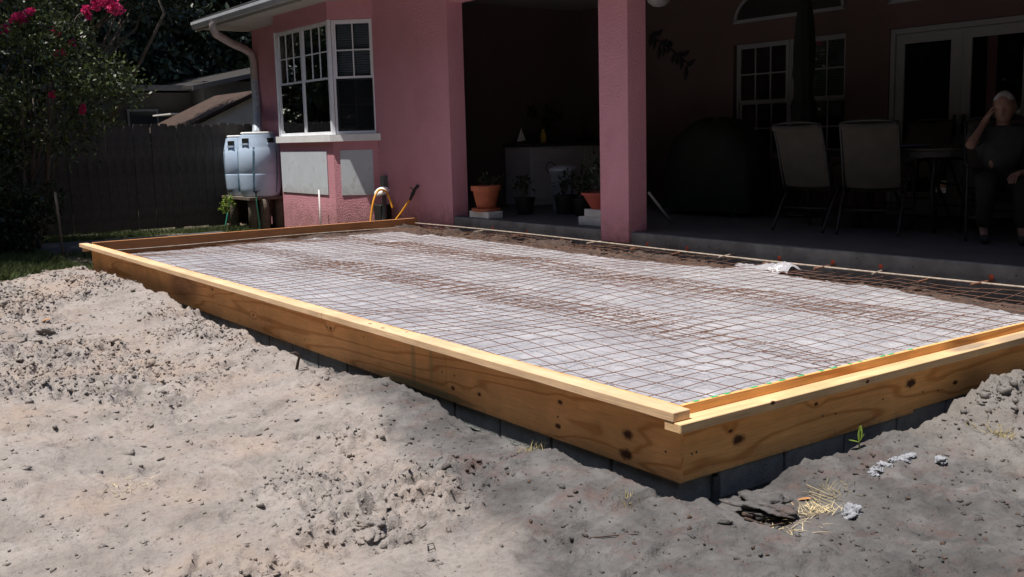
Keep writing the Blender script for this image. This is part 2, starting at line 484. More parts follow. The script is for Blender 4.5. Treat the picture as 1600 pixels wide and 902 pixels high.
def splash(name, zlo, zhi, col):
    nt = MATS[name].node_tree
    bs = [n for n in nt.nodes if n.type == 'BSDF_PRINCIPLED'][0]
    src = bs.inputs['Base Color'].links[0].from_socket
    geo = N(nt, 'ShaderNodeNewGeometry'); sz = N(nt, 'ShaderNodeSeparateXYZ'); nt.links.new(geo.outputs['Position'], sz.inputs[0])
    ms = N(nt, 'ShaderNodeMapRange'); ms.inputs['From Min'].default_value = zlo; ms.inputs['From Max'].default_value = zhi; ms.inputs['To Min'].default_value = .42; ms.inputs['To Max'].default_value = 0
    nt.links.new(sz.outputs['Z'], ms.inputs['Value'])
    ns = N(nt, 'ShaderNodeTexNoise', i_Scale=9.0, i_Detail=8.0, i_Roughness=.75); nt.links.new(geo.outputs['Position'], ns.inputs['Vector'])
    ad = N(nt, 'ShaderNodeMath', operation='ADD'); nt.links.new(ms.outputs[0], ad.inputs[0]); nt.links.new(ns.outputs['Fac'], ad.inputs[1])
    rr = ramp(nt, [(.66, g3(0)), (.95, g3(.6))]); nt.links.new(ad.outputs[0], rr.inputs[0])
    nt.links.new(mixc(nt, rr.outputs[0], src, col), bs.inputs['Base Color'])
splash('pink_stucco', -.1, .35, (.24, .13, .11))
splash('panel_board', .25, .55, (.36, .34, .31))
splash('slab_concrete', -.25, .06, (.09, .07, .06))
# plywood and lumber (positions in metres, marks and knots where they stand)
PLY_L, PLY_D = (.94, .49, .195), (.68, .28, .08)
FX, FY = -.014, -.030          # outer faces of the two plywood sides
CHALK = (.24, .24, .13)
wood('ply_front', PLY_L, PLY_D, 1, 52., (.32, 4.2),
     knots=[(FX, .275, -.183, .030), (FX, .284, -.270, .036), (FX, .738, -.250, .018), (FX, .72, -.135, .015), (FX, 1.373, -.225, .013), (FX, 1.618, -.24, .016), (FX, 3.05, -.12, .016), (FX, 4.35, -.2, .014), (FX, 5.2, -.1, .015)],
     contrast=1, stains=[(FX, 1.83, -.14, .1, .025, .16, CHALK, .4), (FX, 2.02, -.16, .1, .03, .2, CHALK, .5), (FX, 1.95, -.295, .1, .6, .03, CHALK, .8), (FX, 5.9, -.13, .1, .5, .16, (.24, .11, .06), .8)])
wood('ply_right', (.95, .52, .20), (.68, .29, .08), 0, 50., (.34, 4.0),
     knots=[(.319, FY, -.200, .034), (1.518, FY, -.161, .036), (.27, FY, -.155, .012), (.813, FY, -.139, .014), (1.9, FY, -.22, .018)],
     contrast=1)
wood('ply_back', (.60, .28, .12), (.42, .17, .07), 0, 22., (.5, 4.0), contrast=.3)
wood('lumber_front', (.74, .52, .325), (.57, .36, .19), 1, 16., (.35, 9.0), knots=[(-.06, 2.42, 0, .014), (-.03, 2.05, 0, .013), (-.07, 2.25, 0, .016)], contrast=.3)
wood('lumber_right', (.74, .51, .28), (.56, .33, .15), 0, 16., (.35, 9.0), knots=[(1.05, -.12, -.06, .012), (.42, -.12, -.045, .014)],
     contrast=.3, stains=[(1.95, -.07, -.03, .22, .05, .1, (.16, .15, .14), .8), (2.35, -.09, -.03, .3, .05, .1, (.2, .18, .16), .7)])
wood('ply_edge', (.62, .42, .2), (.3, .17, .07), 0, 60., (.4, 30.0), contrast=.3)

# ------------------------------------------------------------------ ground materials
def ground_material():
    mt, nt, bs, out = new_mat('sand')
    geo = N(nt, 'ShaderNodeNewGeometry'); P = geo.outputs['Position']
    def noise(sc, det=5.0, ro=.6):
        n = N(nt, 'ShaderNodeTexNoise', i_Scale=sc, i_Detail=det, i_Roughness=ro); nt.links.new(P, n.inputs['Vector']); return n.outputs['Fac']
    sx = N(nt, 'ShaderNodeSeparateXYZ'); nt.links.new(P, sx.inputs[0])
    # sand is pinkish beige; grey top soil lies on the near right, past a line from (-.2,2.0) to (-.85,-.2)
    # signed distance to that line: positive on the grey side
    a = N(nt, 'ShaderNodeMath', operation='MULTIPLY_ADD'); a.inputs[1].default_value = .976; a.inputs[2].default_value = .86
    nt.links.new(sx.outputs['X'], a.inputs[0])
    b = N(nt, 'ShaderNodeMath', operation='MULTIPLY_ADD'); b.inputs[1].default_value = -.215; nt.links.new(sx.outputs['Y'], b.inputs[0]); nt.links.new(a.outputs[0], b.inputs[2])
    wob = N(nt, 'ShaderNodeMath', operation='MULTIPLY_ADD'); wob.inputs[1].default_value = .7; nt.links.new(noise(2.6, 6.0, .65), wob.inputs[0]); nt.links.new(b.outputs[0], wob.inputs[2])
    mk = N(nt, 'ShaderNodeMapRange'); mk.interpolation_type = 'SMOOTHSTEP'; mk.inputs['From Min'].default_value = .26; mk.inputs['From Max'].default_value = .58
    nt.links.new(wob.outputs[0], mk.inputs['Value'])
    rs = ramp(nt, [(.25, (.225, .198, .184)), (.5, (.295, .264, .246)), (.75, (.360, .328, .308))]); nt.links.new(noise(3.3), rs.inputs[0])
    # warm pink streaks
    rp = ramp(nt, [(.46, g3(0)), (.68, g3(.7))]); nt.links.new(noise(1.7, 6.0, .65), rp.inputs[0])
    sand = mixc(nt, rp.outputs[0], rs.outputs[0], (.342, .258, .204))
    rgr = ramp(nt, [(.22, (.062, .059, .058)), (.42, (.098, .094, .093)), (.60, (.142, .137, .135)), (.80, (.215, .207, .200))]); nt.links.new(noise(4.3), rgr.inputs[0])
    rrd = ramp(nt, [(.52, g3(0)), (.72, g3(.65))]); nt.links.new(noise(5.1, 6.0, .7), rrd.inputs[0])
    grey = mixc(nt, rrd.outputs[0], rgr.outputs[0], (.14, .075, .062))
    c = mixc(nt, mk.outputs[0], sand, grey)
    # the bank beyond the right form is sand again
    m3 = N(nt, 'ShaderNodeMapRange'); m3.interpolation_type = 'SMOOTHSTEP'; m3.inputs['From Min'].default_value = 1.25; m3.inputs['From Max'].default_value = 1.75
    wx = N(nt, 'ShaderNodeMath', operation='MULTIPLY_ADD'); wx.inputs[1].default_value = .6; nt.links.new(noise(3.0), wx.inputs[0]); nt.links.new(sx.outputs['X'], wx.inputs[2]); nt.links.new(wx.outputs[0], m3.inputs['Value'])
    mf = N(nt, 'ShaderNodeMath', operation='MULTIPLY'); mf.inputs[1].default_value = .55; nt.links.new(m3.outputs[0], mf.inputs[0])
    c = mixc(nt, mf.outputs[0], c, (.255, .232, .213))
    # crumbs and organic flecks
    v = N(nt, 'ShaderNodeTexNoise', i_Scale=38., i_Detail=4.0, i_Roughness=.7); nt.links.new(P, v.inputs['Vector'])
    rv = ramp(nt, [(.30, g3(.72)), (.48, g3(1.0)), (.72, g3(1.10))]); nt.links.new(v.outputs['Fac'], rv.inputs[0])
    c = mixc(nt, .9, c, rv.outputs[0], 'MULTIPLY')
    f = ramp(nt, [(.70, g3(0)), (.78, g3(.4))]); nt.links.new(noise(21., 4.0, .75), f.inputs[0])
    c = mixc(nt, f.outputs[0], c, (.10, .075, .06))
    nt.links.new(c, bs.inputs['Base Color'])
    bs.inputs['Roughness'].default_value = .95; bs.inputs['Specular IOR Level'].default_value = .12
    b1 = N(nt, 'ShaderNodeBump', i_Strength=.8, i_Distance=.016); nt.links.new(noise(55., 5.0, .7), b1.inputs['Height'])
    b2 = N(nt, 'ShaderNodeBump', i_Strength=.4, i_Distance=.004); nt.links.new(noise(240., 3.0, .7), b2.inputs['Height'])
    nt.links.new(b1.outputs[0], b2.inputs['Normal']); nt.links.new(b2.outputs[0], bs.inputs['Normal'])
ground_material()
def lawn_material():
    mt, nt, bs, out = new_mat('lawn')
    geo = N(nt, 'ShaderNodeNewGeometry'); P = geo.outputs['Position']
    n = N(nt, 'ShaderNodeTexNoise', i_Scale=2.4, i_Detail=7.0, i_Roughness=.65); nt.links.new(P, n.inputs['Vector'])
    r = ramp(nt, [(.28, (.028, .035, .015)), (.45, (.07, .065, .035)), (.60, (.15, .11, .075)), (.8, (.26, .195, .14))]); nt.links.new(n.outputs['Fac'], r.inputs[0])
    nt.links.new(r.outputs[0], bs.inputs['Base Color']); bs.inputs['Roughness'].default_value = .95
    n2 = N(nt, 'ShaderNodeTexNoise', i_Scale=40., i_Detail=5.0); nt.links.new(P, n2.inputs['Vector'])
    bp = N(nt, 'ShaderNodeBump', i_Strength=.7, i_Distance=.03); nt.links.new(n2.outputs['Fac'], bp.inputs['Height']); nt.links.new(bp.outputs[0], bs.inputs['Normal'])
lawn_material()
def soil_material():
    mt, nt, bs, out = new_mat('red_soil')
    geo = N(nt, 'ShaderNodeNewGeometry'); P = geo.outputs['Position']
    n = N(nt, 'ShaderNodeTexNoise', i_Scale=7., i_Detail=7.0, i_Roughness=.7); nt.links.new(P, n.inputs['Vector'])
    r = ramp(nt, [(.3, (.024, .017, .014)), (.5, (.060, .038, .030)), (.7, (.12, .080, .060))]); nt.links.new(n.outputs['Fac'], r.inputs[0])
    nt.links.new(r.outputs[0], bs.inputs['Base Color']); bs.inputs['Roughness'].default_value = .95
    n2 = N(nt, 'ShaderNodeTexNoise', i_Scale=60., i_Detail=5.0); nt.links.new(P, n2.inputs['Vector'])
    bp = N(nt, 'ShaderNodeBump', i_Strength=.7, i_Distance=.02); nt.links.new(n2.outputs['Fac'], bp.inputs['Height']); nt.links.new(bp.outputs[0], bs.inputs['Normal'])
soil_material()
def poly_material():
    mt, nt, bs, out = new_mat('vapour_sheet')
    geo = N(nt, 'ShaderNodeNewGeometry'); P = geo.outputs['Position']
    n = N(nt, 'ShaderNodeTexNoise', i_Scale=2.1, i_Detail=6.0, i_Roughness=.6); nt.links.new(P, n.inputs['Vector'])
    r = ramp(nt, [(.3, (.32, .315, .342)), (.52, (.40, .394, .422)), (.72, (.48, .474, .495))]); nt.links.new(n.outputs['Fac'], r.inputs[0])
    n3 = N(nt, 'ShaderNodeTexNoise', i_Scale=9., i_Detail=6.0, i_Roughness=.7); nt.links.new(P, n3.inputs['Vector'])
    r3 = ramp(nt, [(.62, g3(0)), (.80, g3(.35))]); nt.links.new(n3.outputs['Fac'], r3.inputs[0])
    c = mixc(nt, r3.outputs[0], r.outputs[0], (.30, .24, .20))
    nt.links.new(c, bs.inputs['Base Color'])
    bs.inputs['Roughness'].default_value = .27; bs.inputs['Specular IOR Level'].default_value = .65
    n2 = N(nt, 'ShaderNodeTexNoise', i_Scale=26., i_Detail=4.0, i_Distortion=1.2); nt.links.new(P, n2.inputs['Vector'])
    bp = N(nt, 'ShaderNodeBump', i_Strength=.18, i_Distance=.010); nt.links.new(n2.outputs['Fac'], bp.inputs['Height'])
    wv = N(nt, 'ShaderNodeTexNoise', i_Scale=3.0, i_Detail=2.0); nt.links.new(P, wv.inputs['Vector'])
    va = N(nt, 'ShaderNodeVectorMath', operation='MULTIPLY_ADD'); va.inputs[1].default_value = (.35, .35, .35); nt.links.new(wv.outputs['Color'], va.inputs[0]); nt.links.new(P, va.inputs[2])
    vo = N(nt, 'ShaderNodeTexNoise', i_Scale=3.1, i_Detail=5.0, i_Roughness=.62, i_Distortion=.9); nt.links.new(va.outputs[0], vo.inputs['Vector'])
    rv = ramp(nt, [(.43, g3(0)), (.50, g3(1)), (.57, g3(0))]); nt.links.new(vo.outputs['Fac'], rv.inputs[0])
    b3 = N(nt, 'ShaderNodeBump', i_Strength=.38, i_Distance=.02); nt.links.new(rv.outputs[0], b3.inputs['Height']); nt.links.new(bp.outputs[0], b3.inputs['Normal'])
    nt.links.new(b3.outputs[0], bs.inputs['Normal'])
poly_material()

# ------------------------------------------------------------------ ground shape
LY = [-3, -.25, -.17, -.05, .25, .48, .6, .8, .97, 1.3, 1.45, 1.6, 1.85, 2.1, 3.2, 3.5, 4.2, 5.1, 5.45, 6.1, 8.4, 12]
LZ = [-.36, -.33, -.32, -.31, -.315, -.325, -.30, -.35, -.34, -.34, -.32, -.28, -.26, -.275, -.365, -.335, -.335, -.33, -.29, -.22, -.25, -.32]
RX = [-3, -.13, -.02, .18, .3, .41, .5, .6, .85, .95, 1.12, 1.41, 1.62, 1.7, 1.88, 2.3, 4, 8]
RZ = [-.36, -.34, -.40, -.375, -.38, -.375, -.34, -.333, -.36, -.345, -.32, -.317, -.33, -.27, -.24, -.23, -.19, -.19]
def clodmask(x, y):
    n = fbm(x, y, 1.15, 3, 3.3)
    sandside = sstep(.1, -.35, .959 * x - .283 * y + .76 - .35)
    band = np.exp(-((x + 1.25 + .10 * (y - 4)) / .55) ** 2) * sstep(2.2, 4.2, y) * .16
    near = np.exp(-(((x + 1.0) / .34) ** 2 + ((y - .5) / .26) ** 2)) * .22 + np.exp(-(((x + .32) / .2) ** 2 + ((y - 3.6) / 1.6) ** 2)) * .14
    bank = np.exp(-(((x - 1.85) / .38) ** 2 + ((y + .32) / .17) ** 2)) * .32
    n = .62 * n + .38 * fbm(x, y, 4.3, 3, 13.7)
    return np.clip(sstep(.46, .72, n + band + .45 * near + bank) * (.22 + .78 * np.maximum(sandside, sstep(1.3, 1.6, x))), 0, 1)
_fp = []
_fr = np.random.default_rng(99)
for _k in range(46):
    _fp.append((_fr.uniform(-2.3, -.45), _fr.uniform(-1.2, 6.5), _fr.uniform(0, 6.28), _fr.uniform(.7, 1.0)))
def footprints(x, y):
    # shoe prints: a sunk sole with a pushed-up rim
    z = np.zeros_like(x)
    for (fx, fy, a_, q_) in _fp:
        u = (x - fx) * math.cos(a_) + (y - fy) * math.sin(a_); v = -(x - fx) * math.sin(a_) + (y - fy) * math.cos(a_)
        m_ = (np.abs(u) < .3) & (np.abs(v) < .2)
        if not m_.any(): continue
        uu, vv = u[m_], v[m_]
        wd = .048 - .012 * np.sin((uu + .14) / .28 * 5.0)
        d = np.sqrt((uu / .14) ** 4 + (vv / wd) ** 4) ** .5
        z[m_] += q_ * (-.020 * sstep(1.15, .85, d) + .009 * np.exp(-((d - 1.25) / .22) ** 2) + .004 * sstep(.95, .8, d) * np.sin(uu * 190))
    return z
def gz(x, y, detail=True):
    x = np.asarray(x, float); y = np.asarray(y, float)
    dl = np.where(y > FY, FX - x, 9.0)            # distance outside the long form side
    dr = np.where(x > FX, FY - y, 9.0)
    corner = np.hypot(np.maximum(FX - x, 0), np.maximum(FY - y, 0))
    d = np.maximum(FX - x, FY - y)
    d = np.where((x < FX) & (y < FY), corner, d)
    zl = np.interp(y, LY, LZ); zr = np.interp(x, RX, RZ)
    wl = 1 / (np.abs(np.maximum(FX - x, 0)) + .05) ** 2; wr = 1 / (np.abs(np.maximum(FY - y, 0)) + .05) ** 2
    wl = np.where((x >= FX), 1e-6, wl); wr = np.where((y >= FY), 1e-6, wr)
    lip = (zl * wl + zr * wr) / (wl + wr)
    # away from the form the ground falls a little towards the photographer and rises to the left heap
    base = -.40 - .03 * sstep(1.0, 4.5, np.hypot(x + .2, y)) * sstep(3, 0, y) + .07 * sstep(3.5, 7.0, y) + .10 * sstep(1.5, 3.2, x)
    k = sstep(.12, 1.0, d)
    z = lip * (1 - k) + base * k
    z = z + .07 * np.exp(-(((x + 1.75) / .35) ** 2 + ((y - 5.6) / 1.1) ** 2)) + .04 * np.exp(-(((x + 2.1) / .3) ** 2 + ((y - 2.2) / .8) ** 2))
    z = z + (fbm(x, y, .9, 3, 8.1) - .5) * .10 * sstep(.15, .9, d) + (fbm(x, y, 2.6, 3, 2.2) - .5) * .045
    if detail:
        cm = clodmask(x, y)
        rg = 1 - np.abs(2 * fbm(x, y, 9.0, 3, 6.6, .55) - 1)
        z = z + cm * ((rg - .6) * .115 + (fbm(x, y, 24., 3, 1.9, .62) - .5) * .040)
        rg2 = 1 - np.abs(2 * fbm(x, y, 6.0, 3, 16.6, .55) - 1)
        z = z + (fbm(x, y, 13., 4, 4.4, .6) - .5) * .022 + rg2 ** 4 * .012
        z = z + footprints(x, y) + sstep(-.2, .4, .976 * x - .215 * y + .40) * ((fbm(x, y, 9.0, 5, 51.5, .68) - .5) * .050)
        # dents: heel marks and drag lines
        z = z - .022 * sstep(.70, .80, fbm(x, y, 4.2, 2, 9.7))
    # trench beside the blocks; its edge wanders
    lipw = .104 + .085 * fbm(x, y, 2.4, 4, 5.5, .6) - .03 + .045 * (fbm(x, y, 13., 3, 71., .6) - .5)
    t = sstep(lipw, lipw - .075, d)
    z = z * (1 - t) + np.minimum(z, -.66) * t
    return z
def grid_object(name, xs, ys, zf, mat, smooth=True):
    X, Y = np.meshgrid(xs, ys, indexing='ij')
    Z = zf(X, Y)
    nx, ny = len(xs), len(ys)
    i = np.arange(nx * ny).reshape(nx, ny)
    f = np.stack([i[:-1, :-1].ravel(), i[1:, :-1].ravel(), i[1:, 1:].ravel(), i[:-1, 1:].ravel()], 1)
    return raw(name, np.stack([X.ravel(), Y.ravel(), Z.ravel()], 1), f, mat, None, smooth)
ys = [-3.0 + .08 * k for k in range(10)] + [-2.2]
while ys[-1] < 9.75:
    ys.append(ys[-1] + .0105 + .0022 * max(0, ys[-1] + .6) ** 1.05)
xs = np.concatenate([np.arange(-4.6, -3.6, .06), np.arange(-3.6, -2.4, .03), np.arange(-2.4, .06, .0115), np.arange(.06, 2.6, .0185), np.arange(2.6, 4.3, .04)])
def sandz(x, y):
    z = gz(x, y)
    e = 9.35 + (fbm(x, y, 1.4, 3, 12.) - .5) * .7
    return z - .25 * sstep(e - .12, e + .25, y)
tag(grid_object('sand_ground', xs, np.array(ys), sandz, 'sand'), kind='structure')
# the yard around it, one sheet out to the horizon
def yardz(x, y):
    far = np.maximum(np.abs(x), np.abs(y))
    z = -.345 + (fbm(x, y, .7, 4, 3.) - .5) * .10
    z = np.where((x > -4.4) & (x < 4.15) & (y > -2.8) & (y < 9.2), -.72, z)
    return np.where(far > 40, -.4, z)
a = np.concatenate([[-900, -300, -120, -60], np.arange(-30, -6, 2.0), np.arange(-6, 6.01, .12), np.arange(8, 31, 2.0), [60, 120, 300, 900]])
b = np.concatenate([[-900, -300, -120, -60], np.arange(-30, -6, 2.0), np.arange(-6, 18.01, .12), np.arange(20, 41, 2.0), [80, 200, 400, 900]])
tag(grid_object('ground', a, b, yardz, 'lawn'), kind='structure')
# shaded tarmac path across the back
def pathz(x, y):
    return -.292 + (fbm(x, y, 1.4, 2, 31.) - .5) * .012 - .10 * sstep(11.75, 11.62, y + .08 * (x)) - .10 * sstep(12.95, 13.1, y + .05 * x)
tag(grid_object('path', np.arange(-5, 2.9, .1), np.arange(11.2, 13.4, .06), pathz, 'asphalt'), kind='structure')

# ------------------------------------------------------------------ clods, crumbs and litter on the sand
ICO = None
def icos(sub):
    bm = bmesh.new(); bmesh.ops.create_icosphere(bm, subdivisions=sub, radius=1.0)
    v = np.array([q.co[:] for q in bm.verts]); f = np.array([[q.index for q in p.verts] for p in bm.faces]); bm.free()
    return v, f
I1, I2, I3 = icos(1), icos(2), icos(4)
def rotm(n):
    q = rng.normal(size=(n, 4)); q /= np.linalg.norm(q, axis=1)[:, None]
    w, x, y, z = q.T
    return np.stack([1 - 2 * (y * y + z * z), 2 * (x * y - z * w), 2 * (x * z + y * w), 2 * (x * y + z * w), 1 - 2 * (x * x + z * z), 2 * (y * z - x * w), 2 * (x * z - y * w), 2 * (y * z + x * w), 1 - 2 * (x * x + y * y)], 1).reshape(n, 3, 3)
CUBE = (np.array([(x, y, z) for x in (-1, 1) for y in (-1, 1) for z in (-1, 1)], float) * .8, np.array([(0, 1, 3), (0, 3, 2), (4, 6, 7), (4, 7, 5), (0, 4, 5), (0, 5, 1), (2, 3, 7), (2, 7, 6), (0, 2, 6), (0, 6, 4), (1, 5, 7), (1, 7, 3)]))
def crumbs(cx, cy, r, cz=None, ico=None, sink=.30):
    n = len(cx); v, f = ico or CUBE
    sc = .45 + rng.random((n, 1, 3)) * .95
    p = (v[None] + (rng.random((n, len(v), 3)) - .5) * 1.1) * sc
    p = np.einsum('nij,nkj->nki', rotm(n), p); p[..., 2] *= .66
    p = p * r[:, None, None]
    z = gz(cx, cy) if cz is None else cz
    p += np.stack([cx, cy, z + r * (sink - .62 + .65 * rng.random(n))], 1)[:, None, :]
    ff = (f[None] + (np.arange(n) * len(v))[:, None, None]).reshape(-1, 3)
    return p.reshape(-1, 3), ff
M_ = 520000
cx = rng.uniform(-2.6, 2.6, M_); cy = -2.0 + 11.2 * rng.random(M_) ** 1.25
dd = np.maximum(FX - cx, FY - cy)
keep = (dd > .15) & (rng.random(M_) < .020 + .20 * clodmask(cx, cy) ** 1.6)
cx, cy = cx[keep], cy[keep]
rr = .0022 + .0080 * rng.random(len(cx)) ** 3 + 0.012 * rng.random(len(cx)) ** 22 + .00055 * np.maximum(cy, 0)
pv, pf = crumbs(cx, cy, rr)
tag(raw('clods', pv, pf, 'sand', None, False), 'loose sand clods and crumbs scattered over the ground', 'clods', kind='stuff')

def lump(name, x, y, r, label, mat, cat='clod', flat=.6, seed=0, group=None, sub=None, z=None):
    v, f = sub or I3
    lr = np.random.default_rng(seed)
    n = 1 + 1.3 * (fbm(v[:, 0] * 1.3 + v[:, 2] * .8 + 4 * seed, v[:, 1] * 1.3 + v[:, 2] * 1.7, 1.3, 2, seed * .7) - .5) + .55 * (fbm(v[:, 0] * 3 + v[:, 2] * 2, v[:, 1] * 3 - v[:, 2] * 2.3, 1.4, 3, seed * .7 + 3, .65) - .5) + (lr.random(len(v)) - .5) * (.10 if len(v) > 50 else .75)
    p = v * n[:, None] * np.array([1.0, .8, flat]) * r
    a_ = lr.random() * 6.28
    p = np.stack([p[:, 0] * math.cos(a_) - p[:, 1] * math.sin(a_), p[:, 0] * math.sin(a_) + p[:, 1] * math.cos(a_), p[:, 2]], 1)
    zz = float(gz(np.array([x]), np.array([y]))[0]) if z is None else z
    p += np.array([x, y, zz + r * flat * .18])
    o = raw(name, p, f, mat, None, False)
    return tag(o, label, cat, group)
lump('concrete_chunk', .333, -.565, .040, 'pale crumbly concrete lump beside the straw in front of the corner', 'chunk_grey', 'chunk', .8, 3)
for k in range(7):
    lump('concrete_chunk', .76 + .045 * k + .02 * math.sin(k * 5), -.36 + .03 * math.sin(k * 3.1), .020 + .012 * ((k * 37) % 5) / 5, 'pale grey crust fragment in the cluster on the grey soil right of the straw', 'chunk_grey', 'chunk', .55, 20 + k, 'crust fragments on the grey soil')
lump('concrete_chunk', 1.02, -.50, .026, 'small grey stone alone on dark soil right of the crust fragments', 'chunk_grey', 'chunk', .7, 41)
lump('sand_clod', -.885, .49, .042, 'round beige clod in the foreground sand, alone at the rim of the crumb patch', 'sand', 'clod', .75, 51)
lump('sand_clod', -1.10, .53, .055, 'flat beige clod, rear one of the broken pair in the foreground crumb patch', 'sand', 'clod', .45, 52)
lump('sand_clod', -1.13, .44, .048, 'flat beige clod, front one of the broken pair in the foreground crumb patch', 'sand', 'clod', .45, 53)
lump('sand_clod', -1.48, 5.35, .10, 'large pale clod at the left edge of the picture', 'sand', 'clod', .6, 54)
lump('sand_clod', -1.20, 5.62, .06, 'mid-sized sand clod right of the large pale clod at the left edge', 'sand', 'clod', .6, 55)
lump('sand_clod', -1.32, 6.9, .09, 'broad clod on the heap at the far left of the sand', 'sand', 'clod', .6, 56)
bank = [(1.72, -.30, .030), (1.80, -.24, .024), (1.92, -.27, .034), (1.86, -.36, .02), (2.05, -.25, .03), (2.14, -.33, .028), (1.66, -.22, .02), (2.02, -.40, .02), (1.78, -.40, .016)]
for k, (x, y, r) in enumerate(bank):
    lump('soil_clod', x, y, r, 'grey beige clod in the heap on the bank against the right form board', 'sand', 'clod', .75, 60 + k, 'clods heaped against the right form board', I1)

def gzs(x, y):
    return float(gz(np.array([x]), np.array([y]))[0])
def stick(pts, r, label, mat='stick_wood', name='stick', cat='stick'):
    q = [(x, y, gzs(x, y) + h) for x, y, h in pts]
    o = MB().tube(q, [r * (1 - .5 * i / (len(q) - 1)) for i in range(len(q))], 6).build(name, mat, smooth=True)
    return tag(o, label, cat)
stick([(-.02, -.36, .012), (.04, -.34, .03), (.08, -.31, .022), (.12, -.33, .02), (.15, -.36, .01)], .009, 'dark forked twig lying beside the near corner trench')
stick([(-.06, -.40, .008), (.05, -.42, .012), (.14, -.43, .008)], .006, 'thin dark twig among the straw in front of the near corner')
stick([(-.29, 2.98, .0), (-.285, 2.96, .05), (-.28, 2.94, .085), (-.31, 2.93, .11), (-.335, 2.95, .115)], .011, 'dark hooked root sticking up out of the sand near the blocks')
stick([(.9, -1.2, .006), (1.0, -1.05, .01), (1.15, -1.0, .006)], .004, 'fine brown twig on the grey soil at the lower right')
stick([(-.55, -.12, .005), (-.50, -.20, .008), (-.43, -.24, .005)], .0035, 'fine dark twig on grey soil at the bottom middle')
mb = MB().tube([(-1.04, .18, gzs(-1.04, .18) + .006), (-1.0, .20, gzs(-1., .2) + .008), (-.985, .235, gzs(-.985, .235) + .008), (-1.005, .24, gzs(-1.005, .24) + .008), (-1.04, .18, gzs(-1.04, .18) + .006)], .0018, 5)
tag(mb.build('wire_loop', 'dark_metal'), 'small bent loop of dark tie wire on the foreground sand', 'wire')
def blades(cx, cy, n, L, spread, wdt, mat, name, label, cat, kind=None, lean=.6, parent=None, z0=None, seed=1, flat=1.0):
    r_ = np.random.default_rng(seed)
    bx = cx + r_.normal(size=n) * spread; by = cy + r_.normal(size=n) * spread
    bz = gz(bx, by) if z0 is None else np.full(n, z0)
    an = r_.random(n) * 2 * PI; le = L * (.5 + r_.random(n)); ti = lean * (.4 + r_.random(n))
    dx = np.cos(an) * np.sin(ti) * le; dy = np.sin(an) * np.sin(ti) * le; dz = np.abs(np.cos(ti)) * le * flat + .003
    wx = -np.sin(an) * wdt; wy = np.cos(an) * wdt
    b0 = np.stack([bx - wx, by - wy, bz - .004], 1); b1 = np.stack([bx + wx, by + wy, bz - .004], 1)
    m0 = np.stack([bx + dx * .55 - wx * .7, by + dy * .55 - wy * .7, bz + dz * .65], 1); m1 = m0 + np.stack([wx, wy, wx * 0], 1) * 1.4
    t = np.stack([bx + dx, by + dy, bz + dz], 1)
    v = np.stack([b0, b1, m1, m0, t], 1).reshape(-1, 3)
    k = (np.arange(n) * 5)[:, None]
    f = np.concatenate([k + [0, 1, 2], k + [0, 2, 3], k + [3, 2, 4]])
    o = raw(name, v, f, mat, parent)
    if parent is None:
        tag(o, label, cat, kind=kind)
    return o
lump('soil_crust', .15, -.31, .115, 'lifted flat slab of grey soil crust beside the near corner of the form', 'sand', 'soil slab', .30, 77, z=gzs(.15, -.33) + .02)
blades(.30, -.44, 90, .075, .045, .0016, 'straw', 'straw_tuft', 'tangle of dry yellow straw left of the pale concrete lump', 'straw', lean=1.5, seed=2, flat=.4)
blades(.45, -.38, 60, .055, .04, .0016, 'weed_dry', 'straw_tuft', 'greenish brown dead grass clump behind the straw tangle', 'straw', lean=1.3, seed=3, flat=.5)
blades(.10, -.46, 70, .06, .05, .0018, 'straw', 'straw_tuft', 'scruffy strip of straw and roots below the soil slab at the corner', 'straw', lean=1.45, seed=4, flat=.4)
blades(1.62, -.42, 90, .07, .05, .0018, 'weed_dry', 'straw_tuft', 'tuft of pale dead grass at the right edge of the grey soil', 'straw', lean=1.2, seed=5, flat=.5)
blades(-.20, .70, 34, .035, .03, .0016, 'weed_dry', 'weed_tuft', 'small dry weed tuft on the trench edge under the long board', 'weed', lean=.9, seed=6)
blades(-.28, -.02, 26, .032, .03, .0016, 'weed_dry', 'weed_tuft', 'small dry weed tuft on the grey soil left of the near corner', 'weed', lean=1., seed=7)
blades(-1.66, 1.62, 40, .06, .05, .0016, 'straw', 'straw_tuft', 'wisp of dry straw in the sand at the left foreground', 'straw', lean=1.4, seed=8, flat=.3)
for k in range(5):
    stick([(.36 + .02 * k, -.46 + .015 * k, .004), (.33 + .02 * k, -.42 + .03 * k, .02 + .008 * k)], .0016, 'single pale straw stalk lying by the straw tangle', 'straw', 'straw_stalk', 'straw')['group'] = 'straw stalks by the tangle'
def leafblade(name, c, L, W, yaw, pitch, mat, label, cat):
    mb = MB(); n = 7
    for i in range(n):
        t = i / (n - 1); w = W * math.sin(PI * min(.98, t * .92 + .06)) ** .8
        zz = L * t * math.sin(pitch) - .02 * L * math.sin(PI * t)
        rr_ = L * t * math.cos(pitch)
        for s_ in (-1, 0, 1):
            mb.v.append((c[0] + math.cos(yaw) * rr_ - math.sin(yaw) * w * s_, c[1] + math.sin(yaw) * rr_ + math.cos(yaw) * w * s_, c[2] + zz + abs(s_) * w * .35))
    for i in range(n - 1):
        for j in range(2):
            k = i * 3 + j; mb.f.append((k, k + 1, k + 4, k + 3))
    o = mb.build(name, mat, smooth=True)
    return tag(o, label, cat) if label else o
leafblade('fallen_leaf', (.36, -.30, gzs(.36, -.3) + .010), .055, .011, -.6, .12, 'dry_leaf', 'orange brown dead leaf lying near the trench on the grey soil', 'leaf')
leafblade('fallen_leaf', (-1.16, 5.9, gzs(-1.16, 5.9) + .012), .09, .02, .4, .1, 'dry_leaf', 'small brown leaf on the crumbly sand at the far left', 'leaf')
